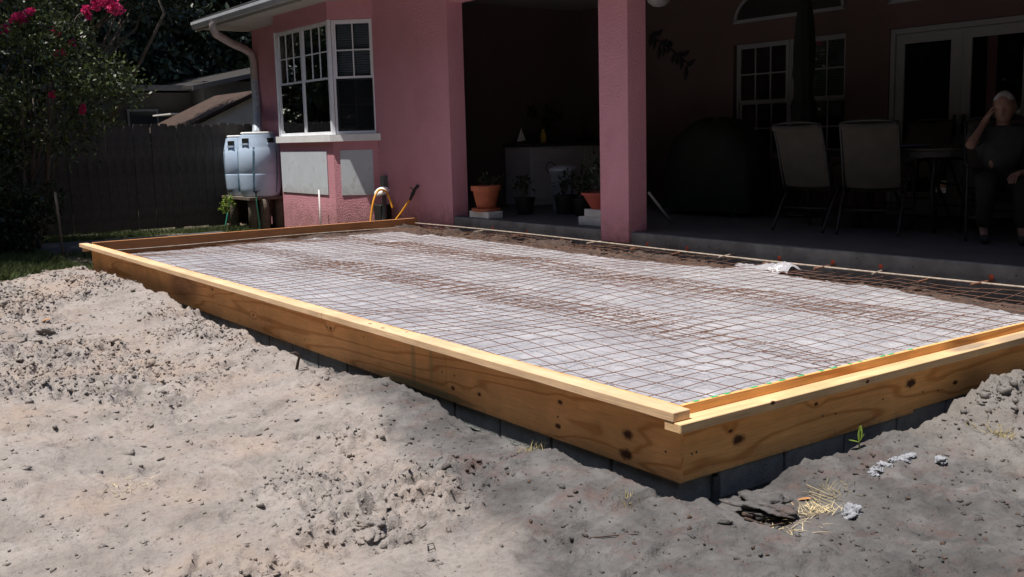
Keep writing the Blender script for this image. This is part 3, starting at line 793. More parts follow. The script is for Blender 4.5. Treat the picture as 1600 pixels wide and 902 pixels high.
# green sprout at the right form board
sp = empty('green_sprout', (.93, -.17, gzs(.93, -.17)))
zb = gzs(.93, -.17)
mb = MB().tube([(.93, -.17, zb - .02), (.93, -.17, zb + .05), (.932, -.168, zb + .10)], .003, 6); mb.build('stem', 'leaf_bright', sp)
for yaw, pt, L in ((.3, 1.35, .075), (2.6, .25, .05), (5.4, 1.1, .045)):
    o = leafblade('leaf', (.93, -.17, zb + .03), L, .010, yaw, pt, 'leaf_bright', None, None)
    o.parent = sp; o.location = Vector(o.location) - sp.location
tag(sp, 'single bright green sprout growing beside the right form board', 'sprout')
# dirt flakes in the grey soil
n = 900
cx = rng.uniform(-.7, 1.9, n); cy = rng.uniform(-1.8, 1.2, n)
k_ = np.maximum(FX - cx, FY - cy) > .17
pv, pf = crumbs(cx[k_], cy[k_], .003 + .006 * rng.random(k_.sum()) ** 3)
tag(raw('root_flecks', pv, pf, 'stick_wood', None), 'tiny dark root and mulch flecks strewn over the grey soil', 'mulch', kind='stuff')

# ------------------------------------------------------------------ block foundation under the form
fb = empty('block_foundation', (.1, 4.5, -.75))
bm0 = MB().bev((-.098, -.198, -.0955), (.098, .198, .0955), .006).build('block', 'block_concrete', None)
blk = bm0.data
COL.objects.unlink(bm0); bpy.data.objects.remove(bm0)
def block(x, y, z, rz):
    o = bpy.data.objects.new('block', blk); COL.objects.link(o); o.parent = fb
    o.location = Vector((x + random.uniform(-.003, .003), y + random.uniform(-.003, .003), z)) - WL[fb.name]; o.rotation_euler = (0, 0, rz + random.uniform(-.006, .006))
for c_ in range(2):
    z = -.335 - .0955 - .004 - c_ * .2035
    off = .203 * c_
    for k in range(22):
        block(.108, .414 * (k + .5) - .005 + off, z, 0)
    for k in range(10):
        block(.42 + .4065 * k - off, .078, z - .001, PI / 2)
mb = MB().box((.0150, .02, -.75), (.19, 8.98, -.336)).box((.1905, -.0150, -.75), (4.15, .16, -.337))
mb.build('mortar', 'mortar', fb)
tag(fb, 'grey concrete block footing wall under the timber form', 'block wall')

# ------------------------------------------------------------------ timber form
form = empty('timber_form', (0, 0, -.33))
def brd(name, a, b, mat, r=.003):
    o = MB().bev(a, b, r).build(name, mat, form); return o
EPS = .0015
for a_, b_ in ((-.0305, 1.68), (1.68, 4.125), (4.125, 6.60), (6.60, 9.03)):
    dz = random.uniform(-.002, .002)
    brd('plywood_panel', (FX, a_ + (0 if a_ < 0 else EPS), -.312 + dz), (FX + .018, b_ - EPS, -.002 + dz), 'ply_front', .0012)
for a_, b_, dz in ((FX + .0185, 1.55, 0), (1.55, 3.98, .016)):
    brd('plywood_panel', (a_ + .0005, FY, -.312 + dz), (b_ - EPS, FY + .018, .000), 'ply_right', .0012)
brd('back_board', (FX + .02, 9.034, -.30), (4.15, 9.072, .012), 'ply_back', .002)
brd('waler', (FX - .0895, -.085, -.038), (FX - .0005, 2.978, 0), 'lumber_front')
brd('waler', (FX - .0900, 2.981, -.0385), (FX - .0005, 6.075, -.0005), 'lumber_front')
brd('waler', (FX - .0895, 6.079, -.0380), (FX - .0005, 9.19, .0005), 'lumber_front')
brd('waler', (-.1, FY - .0895, -.0775), (3.3, FY - .0005, -.0395), 'lumber_right')
brd('end_block', (FX - .07, 9.075, -.085), (FX + .0, 9.15, -.0385), 'lumber_front')
nail = MB().tube([(FX + .001, 0, 0), (FX - .0012, 0, 0)], .0048, 8)
for y, z in ((.05, -.202), (.738, -.205), (1.60, -.17), (1.72, -.17), (2.6, -.11), (3.1, -.12), (3.45, -.25), (4.05, -.20), (4.2, -.22), (4.75, -.14), (5.6, -.1), (6.5, -.22), (6.75, -.1), (8.6, -.09), (1.9, -.07)):
    MB().tube([(FX + .001, y, z), (FX - .0012, y, z)], .0048, 8).build('nail', 'nail_steel', form)
for x, z in ((.05, -.205), (.075, -.203), (.86, -.2), (.95, -.207), (1.62, -.22), (1.75, -.235), (.5, -.1), (1.3, -.2)):
    MB().tube([(x, FY + .001, z), (x, FY - .0012, z)], .0048, 8).build('nail', 'nail_steel', form)
# green chalk-paint drips on the plywood edge, right side
gp, nt_, bs_, _ = new_mat('green_marker'); bs_.inputs['Base Color'].default_value = (.06, .42, .14, 1)
for k in range(14):
    x = .05 + .11 * k + random.uniform(-.03, .03); L = random.uniform(.012, .045)
    MB().box((x, FY + .004, .0003), (x + L, FY + .0179, .0016)).build('paint_mark', 'green_marker', form)
tag(form, 'yellow pine and plywood slab form with flat two by four rails', 'formwork')

# ------------------------------------------------------------------ fill, plastic sheet, wire mesh
PE = [(.0, 3.48), (.47, 3.60), (1.12, 3.80), (1.6, 3.90), (2.65, 3.97), (3.2, 4.06), (3.47, 3.90), (4.7, 3.82), (6.04, 3.90), (7.4, 3.92), (8.4, 3.84), (9, 3.8)]
def soilz(x, y):
    z = -.150 + (fbm(x, y, 3.0, 4, 6.) - .5) * .05 + (fbm(x, y, 16.0, 3, 2.) - .5) * .03
    rub = sstep(3.72, 3.85, x) * (1 - sstep(3.95, 4.12, x))
    z = z + rub * (.02 + .07 * sstep(.5, .7, fbm(x, y, 5.0, 3, 15.)) * sstep(3.0, 4.5, y)) - .10 * sstep(3.80, 4.1, x) * sstep(4.0, 2.8, y)
    return z + .05 * sstep(8.72, 9.0, y) * sstep(.2, 3.0, x)
tag(grid_object('fill_soil', np.arange(.008, 4.2, .022), np.arange(-.008, 9.03, .03), soilz, 'red_soil'), kind='structure')
def polyz(x, y):
    w = fbm(x, y, 1.1, 3, 21.) - .5
    cr = 1 - np.abs(2 * fbm(x * 1.0, y * 1.6, 2.3, 4, 33., .6) - 1)
    cr2 = 1 - np.abs(2 * fbm(x * 1.7, y * .8, 5.0, 3, 44., .6) - 1)
    z = -.120 + w * .036 + (cr ** 6) * .013 + (cr2 ** 5) * .006 + (fbm(x, y, 12, 3, 3.) - .5) * .006
    edge = np.interp(y, [p_[0] for p_ in PE], [p_[1] for p_ in PE])
    z = z - .05 * sstep(edge - .25, edge, x)
    return z + .075 * np.exp(-(((y - 2.95) / .22) ** 2)) * sstep(3.72, 3.95, x)
def poly_sheet():
    ys_ = np.arange(-.006, 8.72, .026); nx = 170
    edge = np.interp(ys_, [p_[0] for p_ in PE], [p_[1] for p_ in PE]) + (fbm(ys_ * 0 + 3, ys_, 3.0, 4, 2.) - .5) * .16
    t = np.linspace(0, 1, nx)
    X = .007 + t[:, None] * (edge[None, :] - .007); Y = np.repeat(ys_[None, :], nx, 0)
    Y = Y + sstep(8.0, 8.72, Y) * ((fbm(X, Y * 0, 2.0, 4, 7.) - .5) * .22 - .10 * (1 - X / 4))
    Z = polyz(X, Y)
    i = np.arange(X.size).reshape(X.shape)
    f = np.stack([i[:-1, :-1].ravel(), i[1:, :-1].ravel(), i[1:, 1:].ravel(), i[:-1, 1:].ravel()], 1)
    o = raw('plastic_sheet', np.stack([X.ravel(), Y.ravel(), Z.ravel()], 1), f, 'vapour_sheet', None, True)
    tag(o, 'wrinkled pale plastic vapour sheet under the rusty wire mesh', 'plastic sheet')
poly_sheet()
# crumpled end of the sheet folded up by the porch slab
pv = []
nu, nv = 16, 9
for i in range(nu):
    for j in range(nv):
        u_, v_ = i / (nu - 1), j / (nv - 1)
        pv.append((3.86 + .20 * v_ + .02 * math.sin(u_ * 9), 2.62 + .62 * u_, -.115 + .065 * math.sin(PI * v_) * (.5 + .5 * math.sin(u_ * 5 + .6)) + .018 * math.sin(u_ * 23 + v_ * 7)))
pf = [(i * nv + j, (i + 1) * nv + j, (i + 1) * nv + j + 1, i * nv + j + 1) for i in range(nu - 1) for j in range(nv - 1)]
tag(raw('sheet_fold', pv, pf, 'vapour_sheet', None, True), 'loose fold of the plastic sheet standing up against the porch slab', 'plastic sheet')

def tubes_np(pts, r):
    """one square-section wire along pts (n,3)"""
    n = len(pts)
    t = np.gradient(pts, axis=0); t /= np.linalg.norm(t, axis=1)[:, None]
    s_ = np.cross(t, [0, 0, 1.]); s_ /= np.linalg.norm(s_, axis=1)[:, None]; w_ = np.cross(s_, t)
    v = np.stack([pts + s_ * r, pts + w_ * r, pts - s_ * r, pts - w_ * r], 1).reshape(-1, 3)
    k = (np.arange(n - 1) * 4)[:, None]
    f = np.concatenate([np.concatenate([k + j, k + (j + 1) % 4, k + 4 + (j + 1) % 4, k + 4 + j], 1) for j in range(4)])
    return v, f
def wire_sheet(x0, y0, y1, ncol, lift, seed, label, rot=0.0, sp=.152):
    root = empty('wire_mesh', (x0 + ncol * sp / 2, (y0 + y1) / 2, -.11))
    cx0, cy0 = x0 + ncol * sp / 2, (y0 + y1) / 2
    def warp(X, Y):
        XX = X + (fbm(X * .5, Y, .40, 1, seed) - .5) * .14 + (fbm(X, Y, 1.6, 1, seed + 3) - .5) * .034
        YY = Y + (fbm(X, Y * .6, .45, 1, seed + 9) - .5) * .14 + (fbm(X, Y, 1.5, 1, seed + 6) - .5) * .034
        c, s_ = math.cos(rot), math.sin(rot)
        xr = cx0 + (XX - cx0) * c - (YY - cy0) * s_; yr = cy0 + (XX - cx0) * s_ + (YY - cy0) * c
        xr = np.clip(xr, .012, 4.17); yr = np.clip(yr, .0, 9.0)
        z = -.093 + lift + (fbm(xr, yr, 1.1, 2, seed + 12) - .5) * .085
        z = np.maximum(z, polyz(np.minimum(xr, 3.7), yr) + .0035)
        z = np.minimum(z, -.022)
        return np.stack([xr, yr, z], 1)
    nr = int((y1 - y0) / sp)
    for i in range(ncol + 1):
        Y = np.linspace(y0, y0 + nr * sp + .03, int((y1 - y0) / .075)); X = np.full_like(Y, x0 + i * sp)
        v, f = tubes_np(warp(X, Y), .0019); raw('long_wire', v, f, 'rust', root)
    for j in range(nr + 1):
        X = np.linspace(x0 - .025, x0 + ncol * sp + .025, ncol * 2 + 2); Y = np.full_like(X, y0 + j * sp)
        q = warp(X, Y); q[:, 2] += .0045
        v, f = tubes_np(q, .0019); raw('cross_wire', v, f, 'rust', root)
    tag(root, label, 'wire mesh', 'rusty wire mesh sheets over the plastic')
wire_sheet(.05, .06, 8.72, 10, .004, 1.0, 'rusty welded wire mesh sheet along the long front board')
wire_sheet(1.28, .05, 8.66, 10, .012, 41.0, 'rusty welded wire mesh sheet running down the middle of the form')
wire_sheet(2.55, .05, 8.60, 10, .010, 83.0, 'rusty welded wire mesh sheet alongside the porch slab')
wire_sheet(1.12, 1.2, 6.3, 3, .020, 23.0, 'short rusty mesh piece lapped over the seam of front and middle sheets', .05)
wire_sheet(2.36, .7, 7.2, 3, .022, 63.0, 'rusty mesh piece lapped over the seam of middle and porch-side sheets', -.035)

# long bars and rubble beside the porch slab
def bar(pts, r, mat, label, name='rebar'):
    o = MB().tube(pts, r, 8).build(name, mat, smooth=True); return tag(o, label, 'steel bar')
bar([(4.06 + .012 * math.sin(y * .9), y, -.050 - .012 * math.sin(y * .7)) for y in np.linspace(.3, 8.95, 30)], .0085, 'rebar_pale', 'long pale reinforcing bar lying along the porch slab edge')
bar([(x, 8.99 - .01 * math.sin(x), -.088 - .006 * math.sin(2 * x)) for x in np.linspace(.1, 4.05, 16)], .0075, 'rebar_pale', 'long reinforcing bar along the back form board')
n = 1500
cx = rng.uniform(3.72, 4.17, n); cy = rng.uniform(.3, 8.6, n)
kp = rng.random(n) < .25 + .75 * sstep(.45, .65, fbm(cx, cy, 3.0, 3, 15.))
cx, cy = cx[kp], cy[kp]
pv, pf = crumbs(cx, cy, .008 + .03 * rng.random(len(cx)) ** 4, soilz(cx, cy))
tag(raw('rubble', pv, pf, 'red_soil', None), 'reddish brown dirt crumbs between plastic sheet and porch slab', 'rubble', kind='stuff')

# ------------------------------------------------------------------ the pink house
house = empty('pink_house', (4.2, 8.2, -.4))
def hp(name, a, b, mat, bev=0.0, parent=None):
    mb = MB()
    (mb.bev(a, b, bev) if bev else mb.box(a, b))
    return mb.build(name, mat, parent or house)
JY, CX_, CY_ = 10.09, 3.72, 10.57          # bay: junction with wall, front plane, near front corner
BL = 12.45
# front wall, left open behind the bay
mb = MB().box((4.186, 8.19, -.6), (4.42, 10.14, 2.984)).box((4.186, 12.88, -.6), (4.42, 14.5, 2.984)).box((4.186, 10.14, -.6), (4.42, 12.88, .95)).box((4.186, 10.14, 2.78), (4.42, 12.88, 2.984))
mb.build('front_wall', 'pink_stucco', house)
bay = [(4.185, JY), (CX_, CY_), (CX_, BL), (4.185, BL + .48)]
bw = MB().prism(bay[::-1], -.6, 1.05).build('bay_wall', 'pink_stucco', house)
MB().prism(bay[::-1], 2.735, 2.984).build('bay_header', 'pink_stucco', house)
q = .056
sill = [(4.185, JY - q * 1.35), (CX_ - q, CY_ - q * .42), (CX_ - q, BL + q * .42), (4.185, BL + .48 + q * 1.35)]
o = MB().prism(sill[::-1], 1.0505, 1.148).build('bay_sill', 'sill_white', house)
hp('end_wall', (4.42, 14.28, -.6), (12, 14.5, 4.0), 'grey_siding')
# dark rooms behind the glass
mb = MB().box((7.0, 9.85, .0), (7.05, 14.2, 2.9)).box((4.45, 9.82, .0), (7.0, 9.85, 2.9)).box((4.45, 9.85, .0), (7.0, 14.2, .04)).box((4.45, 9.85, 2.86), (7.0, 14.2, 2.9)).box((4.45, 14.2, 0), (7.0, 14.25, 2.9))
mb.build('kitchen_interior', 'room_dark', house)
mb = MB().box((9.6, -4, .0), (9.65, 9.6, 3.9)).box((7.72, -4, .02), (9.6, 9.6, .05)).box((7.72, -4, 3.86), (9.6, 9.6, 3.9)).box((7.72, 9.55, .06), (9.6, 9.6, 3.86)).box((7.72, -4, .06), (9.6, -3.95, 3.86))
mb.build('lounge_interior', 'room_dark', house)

def window(fr, w, h, cols, rows, glassm='window_glass', screen=True, blind=False, lower_div=True, white='white_paint'):
    """double-hung window in frame coords: a along, b outward, c up"""
    t = .032
    mb = MB()
    for a0, a1, c0, c1 in ((0, t, 0, h), (w - t, w, 0, h), (t, w - t, h - t, h), (t, w - t, 0, t * 1.3)):
        mb.bev((a0, -.05, c0), (a1, .028, c1), .003, fr)
    win = mb.build('window', white, house)
    mid = h * .49
    for c0, c1, dep, name in ((mid, h - t, .006, 'top_sash'), (t * 1.3, mid, -.020, 'bottom_sash')):
        s_ = .026; mb = MB()
        for a0, a1, e0, e1 in ((t, t + s_, c0, c1), (w - t - s_, w - t, c0, c1), (t + s_, w - t - s_, c1 - s_, c1), (t + s_, w - t - s_, c0, c0 + s_ * 1.2)):
            mb.box((a0 + .0005, dep - .012, e0 + .0005), (a1 - .0005, dep + .012, e1 - .0005), fr)
        mb.build(name, white, win)
        aw = (w - 2 * t - 2 * s_); ch = (c1 - c0 - 2.2 * s_)
        for k in range(1, cols):
            x = t + s_ + aw * k / cols
            MB().box((x - .0085, dep - .008, c0 + s_ * 1.2), (x + .0085, dep + .0085, c1 - s_), fr).build('muntin', white, win)
        for k in range(1, rows):
            z = c0 + s_ * 1.2 + ch * k / rows
            for j in range(cols):
                x0 = t + s_ + aw * j / cols + (.0087 if j else 0); x1 = t + s_ + aw * (j + 1) / cols - (.0087 if j < cols - 1 else 0)
                MB().box((x0, dep - .008, z - .0085), (x1, dep + .0083, z + .0085), fr).build('muntin', white, win)
        for j in range(cols):
            for k in range(rows):
                x0 = t + s_ + aw * j / cols + .008; x1 = t + s_ + aw * (j + 1) / cols - .008
                z0 = c0 + s_ * 1.2 + ch * k / rows + .008; z1 = c0 + s_ * 1.2 + ch * (k + 1) / rows - .008
                MB().box((x0 - .009, dep - .0025, z0 - .009), (x1 + .009, dep + .0015, z1 + .009), fr).build('pane', glassm, win)
    if screen:
        mb = MB()
        mb.box((t + .002, .0135, t * 1.3 + .002), (w - t - .002, .0150, mid - .002), fr)
        mb.build('insect_screen', 'screen_mesh', win)
    if blind:
        mb = MB(); z = .05
        while z < h - .06:
            k = len(mb.v)
            mb.add([fr(t + .01, -.10, z), fr(w - t - .01, -.10, z), fr(w - t - .01, -.065, z + .026), fr(t + .01, -.065, z + .026)], [(0, 1, 2, 3)])
            z += .034
        mb.build('blind', 'blind_slat', win)
    return win
nF = (-1, 0, 0); uF = (0, -1, 0)
wF = (BL - CY_ - .06) / 2
window(frame((CX_ + .05, BL - .012, 1.15), uF, nF), wF, 1.58, 3, 2, blind=True)
window(frame((CX_ + .05, BL - .012 - wF - .004, 1.15), uF, nF), wF, 1.58, 3, 2, blind=True)
u2 = Vector((.7071, -.7071, 0)); n2 = Vector((-.7071, -.7071, 0))
L2 = math.hypot(4.2 - CX_, CY_ - JY)
o2 = Vector((CX_, CY_, 1.15)) + u2 * .045 - n2 * .05
window(frame(o2, u2, n2), L2 - .075, 1.58, 2, 2, blind=True)
# white corner post of the bay
cp = [(CX_ - .004, CY_ + .045), (CX_ - .004, CY_ - .002), (CX_ + .030, CY_ - .036), (CX_ + .075, CY_ + .03)]
MB().prism(cp, 1.1485, 2.734).build('corner_post', 'white_paint', house)
cp = [(CX_ - .004, BL + .0), (CX_ - .004, BL - .008), (CX_ + .08, BL - .008), (CX_ + .1, BL + .06)]
MB().prism(cp, 1.1485, 2.734).build('corner_post', 'white_paint', house)
# two white boards fixed below the bay windows
o = MB().bev((CX_ - .013, 10.78, .285), (CX_ - .0005, 12.42, .915), .002).build('white_board', 'panel_board', house)
o['label'] = 'wide white board fixed under the front bay windows'
fr = frame(Vector((CX_, CY_, 0)) + n2 * .0005, u2, n2)
o = MB().bev((.10, 0, .285), (.58, .013, .925), .002, fr).build('white_board', 'panel_board', house)
o['label'] = 'narrow white board on the angled side of the bay'
# column, beam, slab
hp('column', (4.168, 4.865, -.045), (4.42, 5.300, 2.72), 'pink_stucco', .006)
hp('column', (4.168, -.55, -.045), (4.42, -.12, 2.72), 'pink_stucco', .006)
hp('beam', (4.2, -4, 2.7205), (4.42, 8.189, 2.995), 'pink_stucco')
slab = hp('porch_slab', (4.2, -4, -.6), (7.52, 9.6, .06), 'slab_concrete', .006)
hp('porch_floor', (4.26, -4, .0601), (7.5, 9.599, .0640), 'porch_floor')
hp('porch_ceiling', (4.42, -4, 2.93), (7.52, 9.6, 2.99), 'ceiling_paint_shaded')
hp('porch_side_wall', (4.42, 9.6, -.6), (7.74, 9.82, 3.0), 'porch_stucco_shaded')
hp('porch_end_wall', (4.42, -4.2, -.6), (7.74, -4.0, 3.0), 'porch_stucco_shaded')
# rear wall of the porch with its openings
bwall = MB()
XB0, XB1 = 7.5, 7.70
WY0, WY1, WZ0, WZ1 = 4.78, 6.50, .70, 2.15
DY0, DY1, DZ1 = 2.50, 4.20, 2.13
for y0, y1, z0, z1 in ((WY1, 9.6, .06, 2.93), (WY0, WY1, .06, WZ0), (WY0, WY1, WZ1, 2.93), (DY1, WY0, .06, 2.93), (DY0, DY1, DZ1, 2.93), (-4, DY0, .06, 2.93)):
    bwall.box((XB0, y0, z0), (XB1, y1, z1))
bwall.build('porch_rear_wall', 'porch_stucco_shaded', house)
window(frame((XB0 + .08, 6.49, WZ0), uF, nF), .85, 1.45, 3, 2, 'door_glass', False, True, True, 'white_paint_shaded')
window(frame((XB0 + .08, 5.635, WZ0), uF, nF), .85, 1.45, 3, 2, 'door_glass', False, True, True, 'white_paint_shaded')
def arch(yc, half, zb, hgt):
    n = 18; mb = MB()
    outer = [(yc + half * math.cos(PI * k / n), zb + hgt * math.sin(PI * k / n)) for k in range(n + 1)]
    inner = [(yc + (half - .05) * math.cos(PI * k / n), zb + .04 + (hgt - .09) * math.sin(PI * k / n)) for k in range(n + 1)]
    v = [(XB0 - .03, y, z) for y, z in outer] + [(XB0 - .03, y, z) for y, z in inner] + [(XB0 + .0, y, z) for y, z in outer] + [(XB0 + .0, y, z) for y, z in inner]
    k = n + 1; f = []
    for i in range(n):
        f += [(i, i + 1, k + i + 1, k + i), (2 * k + i, 3 * k + i, 3 * k + i + 1, 2 * k + i + 1), (i, 2 * k + i, 2 * k + i + 1, i + 1), (k + i, k + i + 1, 3 * k + i + 1, 3 * k + i)]
    mb.add(v, f); mb.box((XB0 - .03, yc - half, zb - .001), (XB0, yc + half, zb + .04))
    a_ = mb.build('arched_window', 'white_paint_shaded', house)
    raw('pane', [(XB0 - .006, y, z) for y, z in inner], [tuple(range(n + 1))], 'dark_metal', a_)
arch(5.63, .85, 2.415, .48); arch(3.36, .86, 2.40, .48)
# french doors
fr = frame((XB0 + .06, DY1, .066), uF, nF)
mb = MB()
for a0, a1, c0, c1 in ((0, .06, 0, 2.06), (1.64, 1.70, 0, 2.06), (.06, 1.64, 2.0, 2.06)):
    mb.bev((a0, -.05, c0), (a1, .045, c1), .004, fr)
df_ = mb.build('door_frame', 'white_paint_shaded', house)
for k in range(2):
    a0 = .063 + k * .788; a1 = a0 + .785
    mb = MB()
    for p0, p1, c0, c1 in ((a0, a0 + .10, .01, 1.995), (a1 - .13, a1, .01, 1.995), (a0 + .10, a1 - .13, 1.89, 1.995), (a0 + .10, a1 - .13, .01, .26)):
        mb.box((p0, -.02, c0), (p1, .022, c1), fr)
    d_ = mb.build('door', 'white_paint_shaded', house)
    MB().box((a0 + .098, -.003, .258), (a1 - .128, .003, 1.892), fr).build('pane', 'door_glass', d_)
    hx = a1 - .06 if k == 0 else a0 + .04
    MB().box((hx - .018, .0225, .88), (hx + .018, .032, 1.10), fr).tube([fr(hx, .03, .99), fr(hx, .075, .99)], .009, 8).tube([fr(hx, .07, .99), fr(hx - .1 * (1 if k == 0 else -1), .075, .99)], .009, 8).build('handle', 'dark_metal', d_)
# roof, soffit, gutter
EX, EZ = 3.20, 3.05
mb = MB(); rs = .36
v = [(EX + .06, -5, EZ), (EX + .06, 14.75, EZ), (9.5, 14.75, EZ + rs * 6.24), (9.5, -5, EZ + rs * 6.24)]
mb.add(v + [(x, y, z + .09) for x, y, z in v], BOXF)
mb.build('roof', 'shingle', house)
hp('gable', (4.6, 14.5, 3.0), (9.4, 14.6, 3.4), 'grey_siding')
hp('soffit', (EX + .10, -5, 2.985), (4.2, 14.7, 2.999), 'soffit')
hp('fascia', (EX + .085, -5, 2.95), (EX + .099, 14.72, 3.10), 'soffit')
mb = MB()
prof = [(.083, -.07), (.03, -.07), (.0, -.01), (.0, .035), (.012, .035), (.014, -.005), (.036, -.058), (.083, -.058)]
g = 0
k = len(prof)
mb.v += [(EX + a_, -5, 3.065 + z) for a_, z in prof] + [(EX + a_, 14.70, 3.065 + z) for a_, z in prof]
mb.f += [tuple(range(k))[::-1], tuple(range(k, 2 * k))] + [(i, (i + 1) % k, k + (i + 1) % k, k + i) for i in range(k)]
gut = mb.build('gutter', 'gutter_metal', house)
ds = MB().tube([(3.245, 13.75, 2.99), (3.245, 13.75, 2.90), (3.30, 13.80, 2.83), (3.62, 14.02, 2.72), (3.95, 14.23, 2.64), (4.08, 14.30, 2.58), (4.12, 14.32, 2.46), (4.12, 14.32, 2.05)], .066, 10)
o = ds.build('downspout', 'downspout_brown', house); autosmooth(o)
mb = MB(); pts = [(4.12, 14.32, 2.14), (4.12, 14.31, 1.9), (4.10, 14.24, 1.66), (4.04, 14.1, 1.48), (3.96, 13.9, 1.38), (3.78, 13.50, 1.34), (3.68, 13.28, 1.21)]
P_ = []
for i in range(len(pts) - 1):
    for t in np.linspace(0, 1, 12, endpoint=False):
        P_.append(tuple(np.array(pts[i]) * (1 - t) + np.array(pts[i + 1]) * t))
P_.append(pts[-1])
mb.tube(P_, [.066 + (.007 if i % 2 else 0) for i in range(len(P_))], 10)
mb.build('drain_hose', 'flex_pipe', house)
# dowels set in the slab edge, some with orange marker paint
for k, y in enumerate([.62, 1.05, 1.5, 1.95, 2.4, 2.95, 3.5, 4.05, 4.6, 5.25, 5.9, 6.6, 7.3]):
    z = -.055 + .01 * math.sin(k * 2.3); sk = .05 * math.sin(k * 1.7); L = .20 + .08 * ((k * 7) % 5) / 5
    MB().tube([(4.26, y, z), (4.2 - L, y + sk, z - .012)], .0085, 7).build('dowel_bar', 'rebar_rust' if k % 3 else 'rebar_pale', slab)
    if k % 4 != 2:
        MB().lathe([(.0, -.001), (.016, 0), (.019, .004), (.010, .006), (0, .0065)], (0, 0, 0), 10, False).build('orange_mark', 'orange_paint', slab)
        o = bpy.context.scene.collection.objects[-1]
        o.rotation_euler = (0, -PI / 2, 0); o.location = Vector((4.1995, y + .03, z + .02)) - WL[slab.name]
for k, y in enumerate((.9, 1.7, 2.2, 3.0, 3.8, 5.6, 6.3)):
    MB().tube([(4.2005, y, .0 + .015 * math.sin(k * 4)), (4.1985, y, .0 + .015 * math.sin(k * 4))], .007, 6).build('chip_hole', 'dark_metal', slab)
# utility box and capped pipe in the inner corner
o = hp('meter_box', (4.12, 9.86, .36), (4.199, 9.97, .56), 'grey_box', .006)
o = hp('pump_box', (4.02, 9.80, -.3), (4.199, 10.00, .16), 'black_pot', .01)
tag(house, 'pink stucco house with bay window, column and dark deep porch', 'house')

# ------------------------------------------------------------------ hose, pipes and rain barrels beside the bay
def smoothpath(pts, n=8):
    P = [np.array(q, float) for q in pts]; P = [2 * P[0] - P[1]] + P + [2 * P[-1] - P[-2]]; out = []
    for i in range(1, len(P) - 2):
        for t in np.linspace(0, 1, n, endpoint=False):
            a, b, c, d = P[i - 1], P[i], P[i + 1], P[i + 2]
            out.append(tuple(.5 * (2 * b + (c - a) * t + (2 * a - 5 * b + 4 * c - d) * t * t + (3 * b - a - 3 * c + d) * t ** 3)))
    out.append(tuple(P[-2])); return out
hz = empty('garden_hose', (3.95, 9.5, -.3))
MB().tube(smoothpath([(3.66, 9.45, -.25), (3.70, 9.50, .0), (3.78, 9.54, .25), (3.88, 9.58, .375), (4.0, 9.60, .36), (4.05, 9.58, .24), (4.07, 9.55, .12)]), .0145, 8).build('hose', 'hose_yellow', hz, True)
MB().tube(smoothpath([(3.86, 9.30, -.26), (3.93, 9.28, -.06), (4.02, 9.20, .10), (4.09, 9.10, .26)]), .0145, 8).build('hose', 'hose_yellow', hz, True)
MB().tube([(4.09, 9.10, .25), (4.115, 9.06, .34), (4.13, 9.04, .38)], [.018, .026, .018], 10).tube([(4.128, 9.05, .38), (4.145, 8.97, .44)], [.017, .022], 10).tube([(4.13, 9.04, .37), (4.10, 9.10, .42)], .007, 6).build('spray_nozzle', 'black_pot', hz, True)
tag(hz, 'yellow garden hose arching up by the bay with black spray nozzle', 'hose')
mb = MB().lathe([(.0, .06), (.05, .055), (.095, .03), (.115, -.01), (.11, -.02), (0, -.02)], (4.0, 9.70, .35), 18, False)
o = mb.build('pump_lid', 'sill_white', None, True); o.rotation_euler = (0, math.radians(-22), 0)
tag(o, 'white domed lid leaning by the yellow hose in the corner', 'lid')
o = MB().tube([(4.06, 9.78, -.32), (4.06, 9.76, .30)], .03, 10).build('standpipe', 'grey_box', None, True)
tag(o, 'dark capped standpipe under the white lid in the wall corner', 'pipe')
o = MB().tube([(3.60, 10.86, -.42), (3.60, 10.865, .365)], .012, 10).build('thin_pipe', 'pvc', None, True)
tag(o, 'thin white pipe standing upright in front of the wide white board', 'pipe')

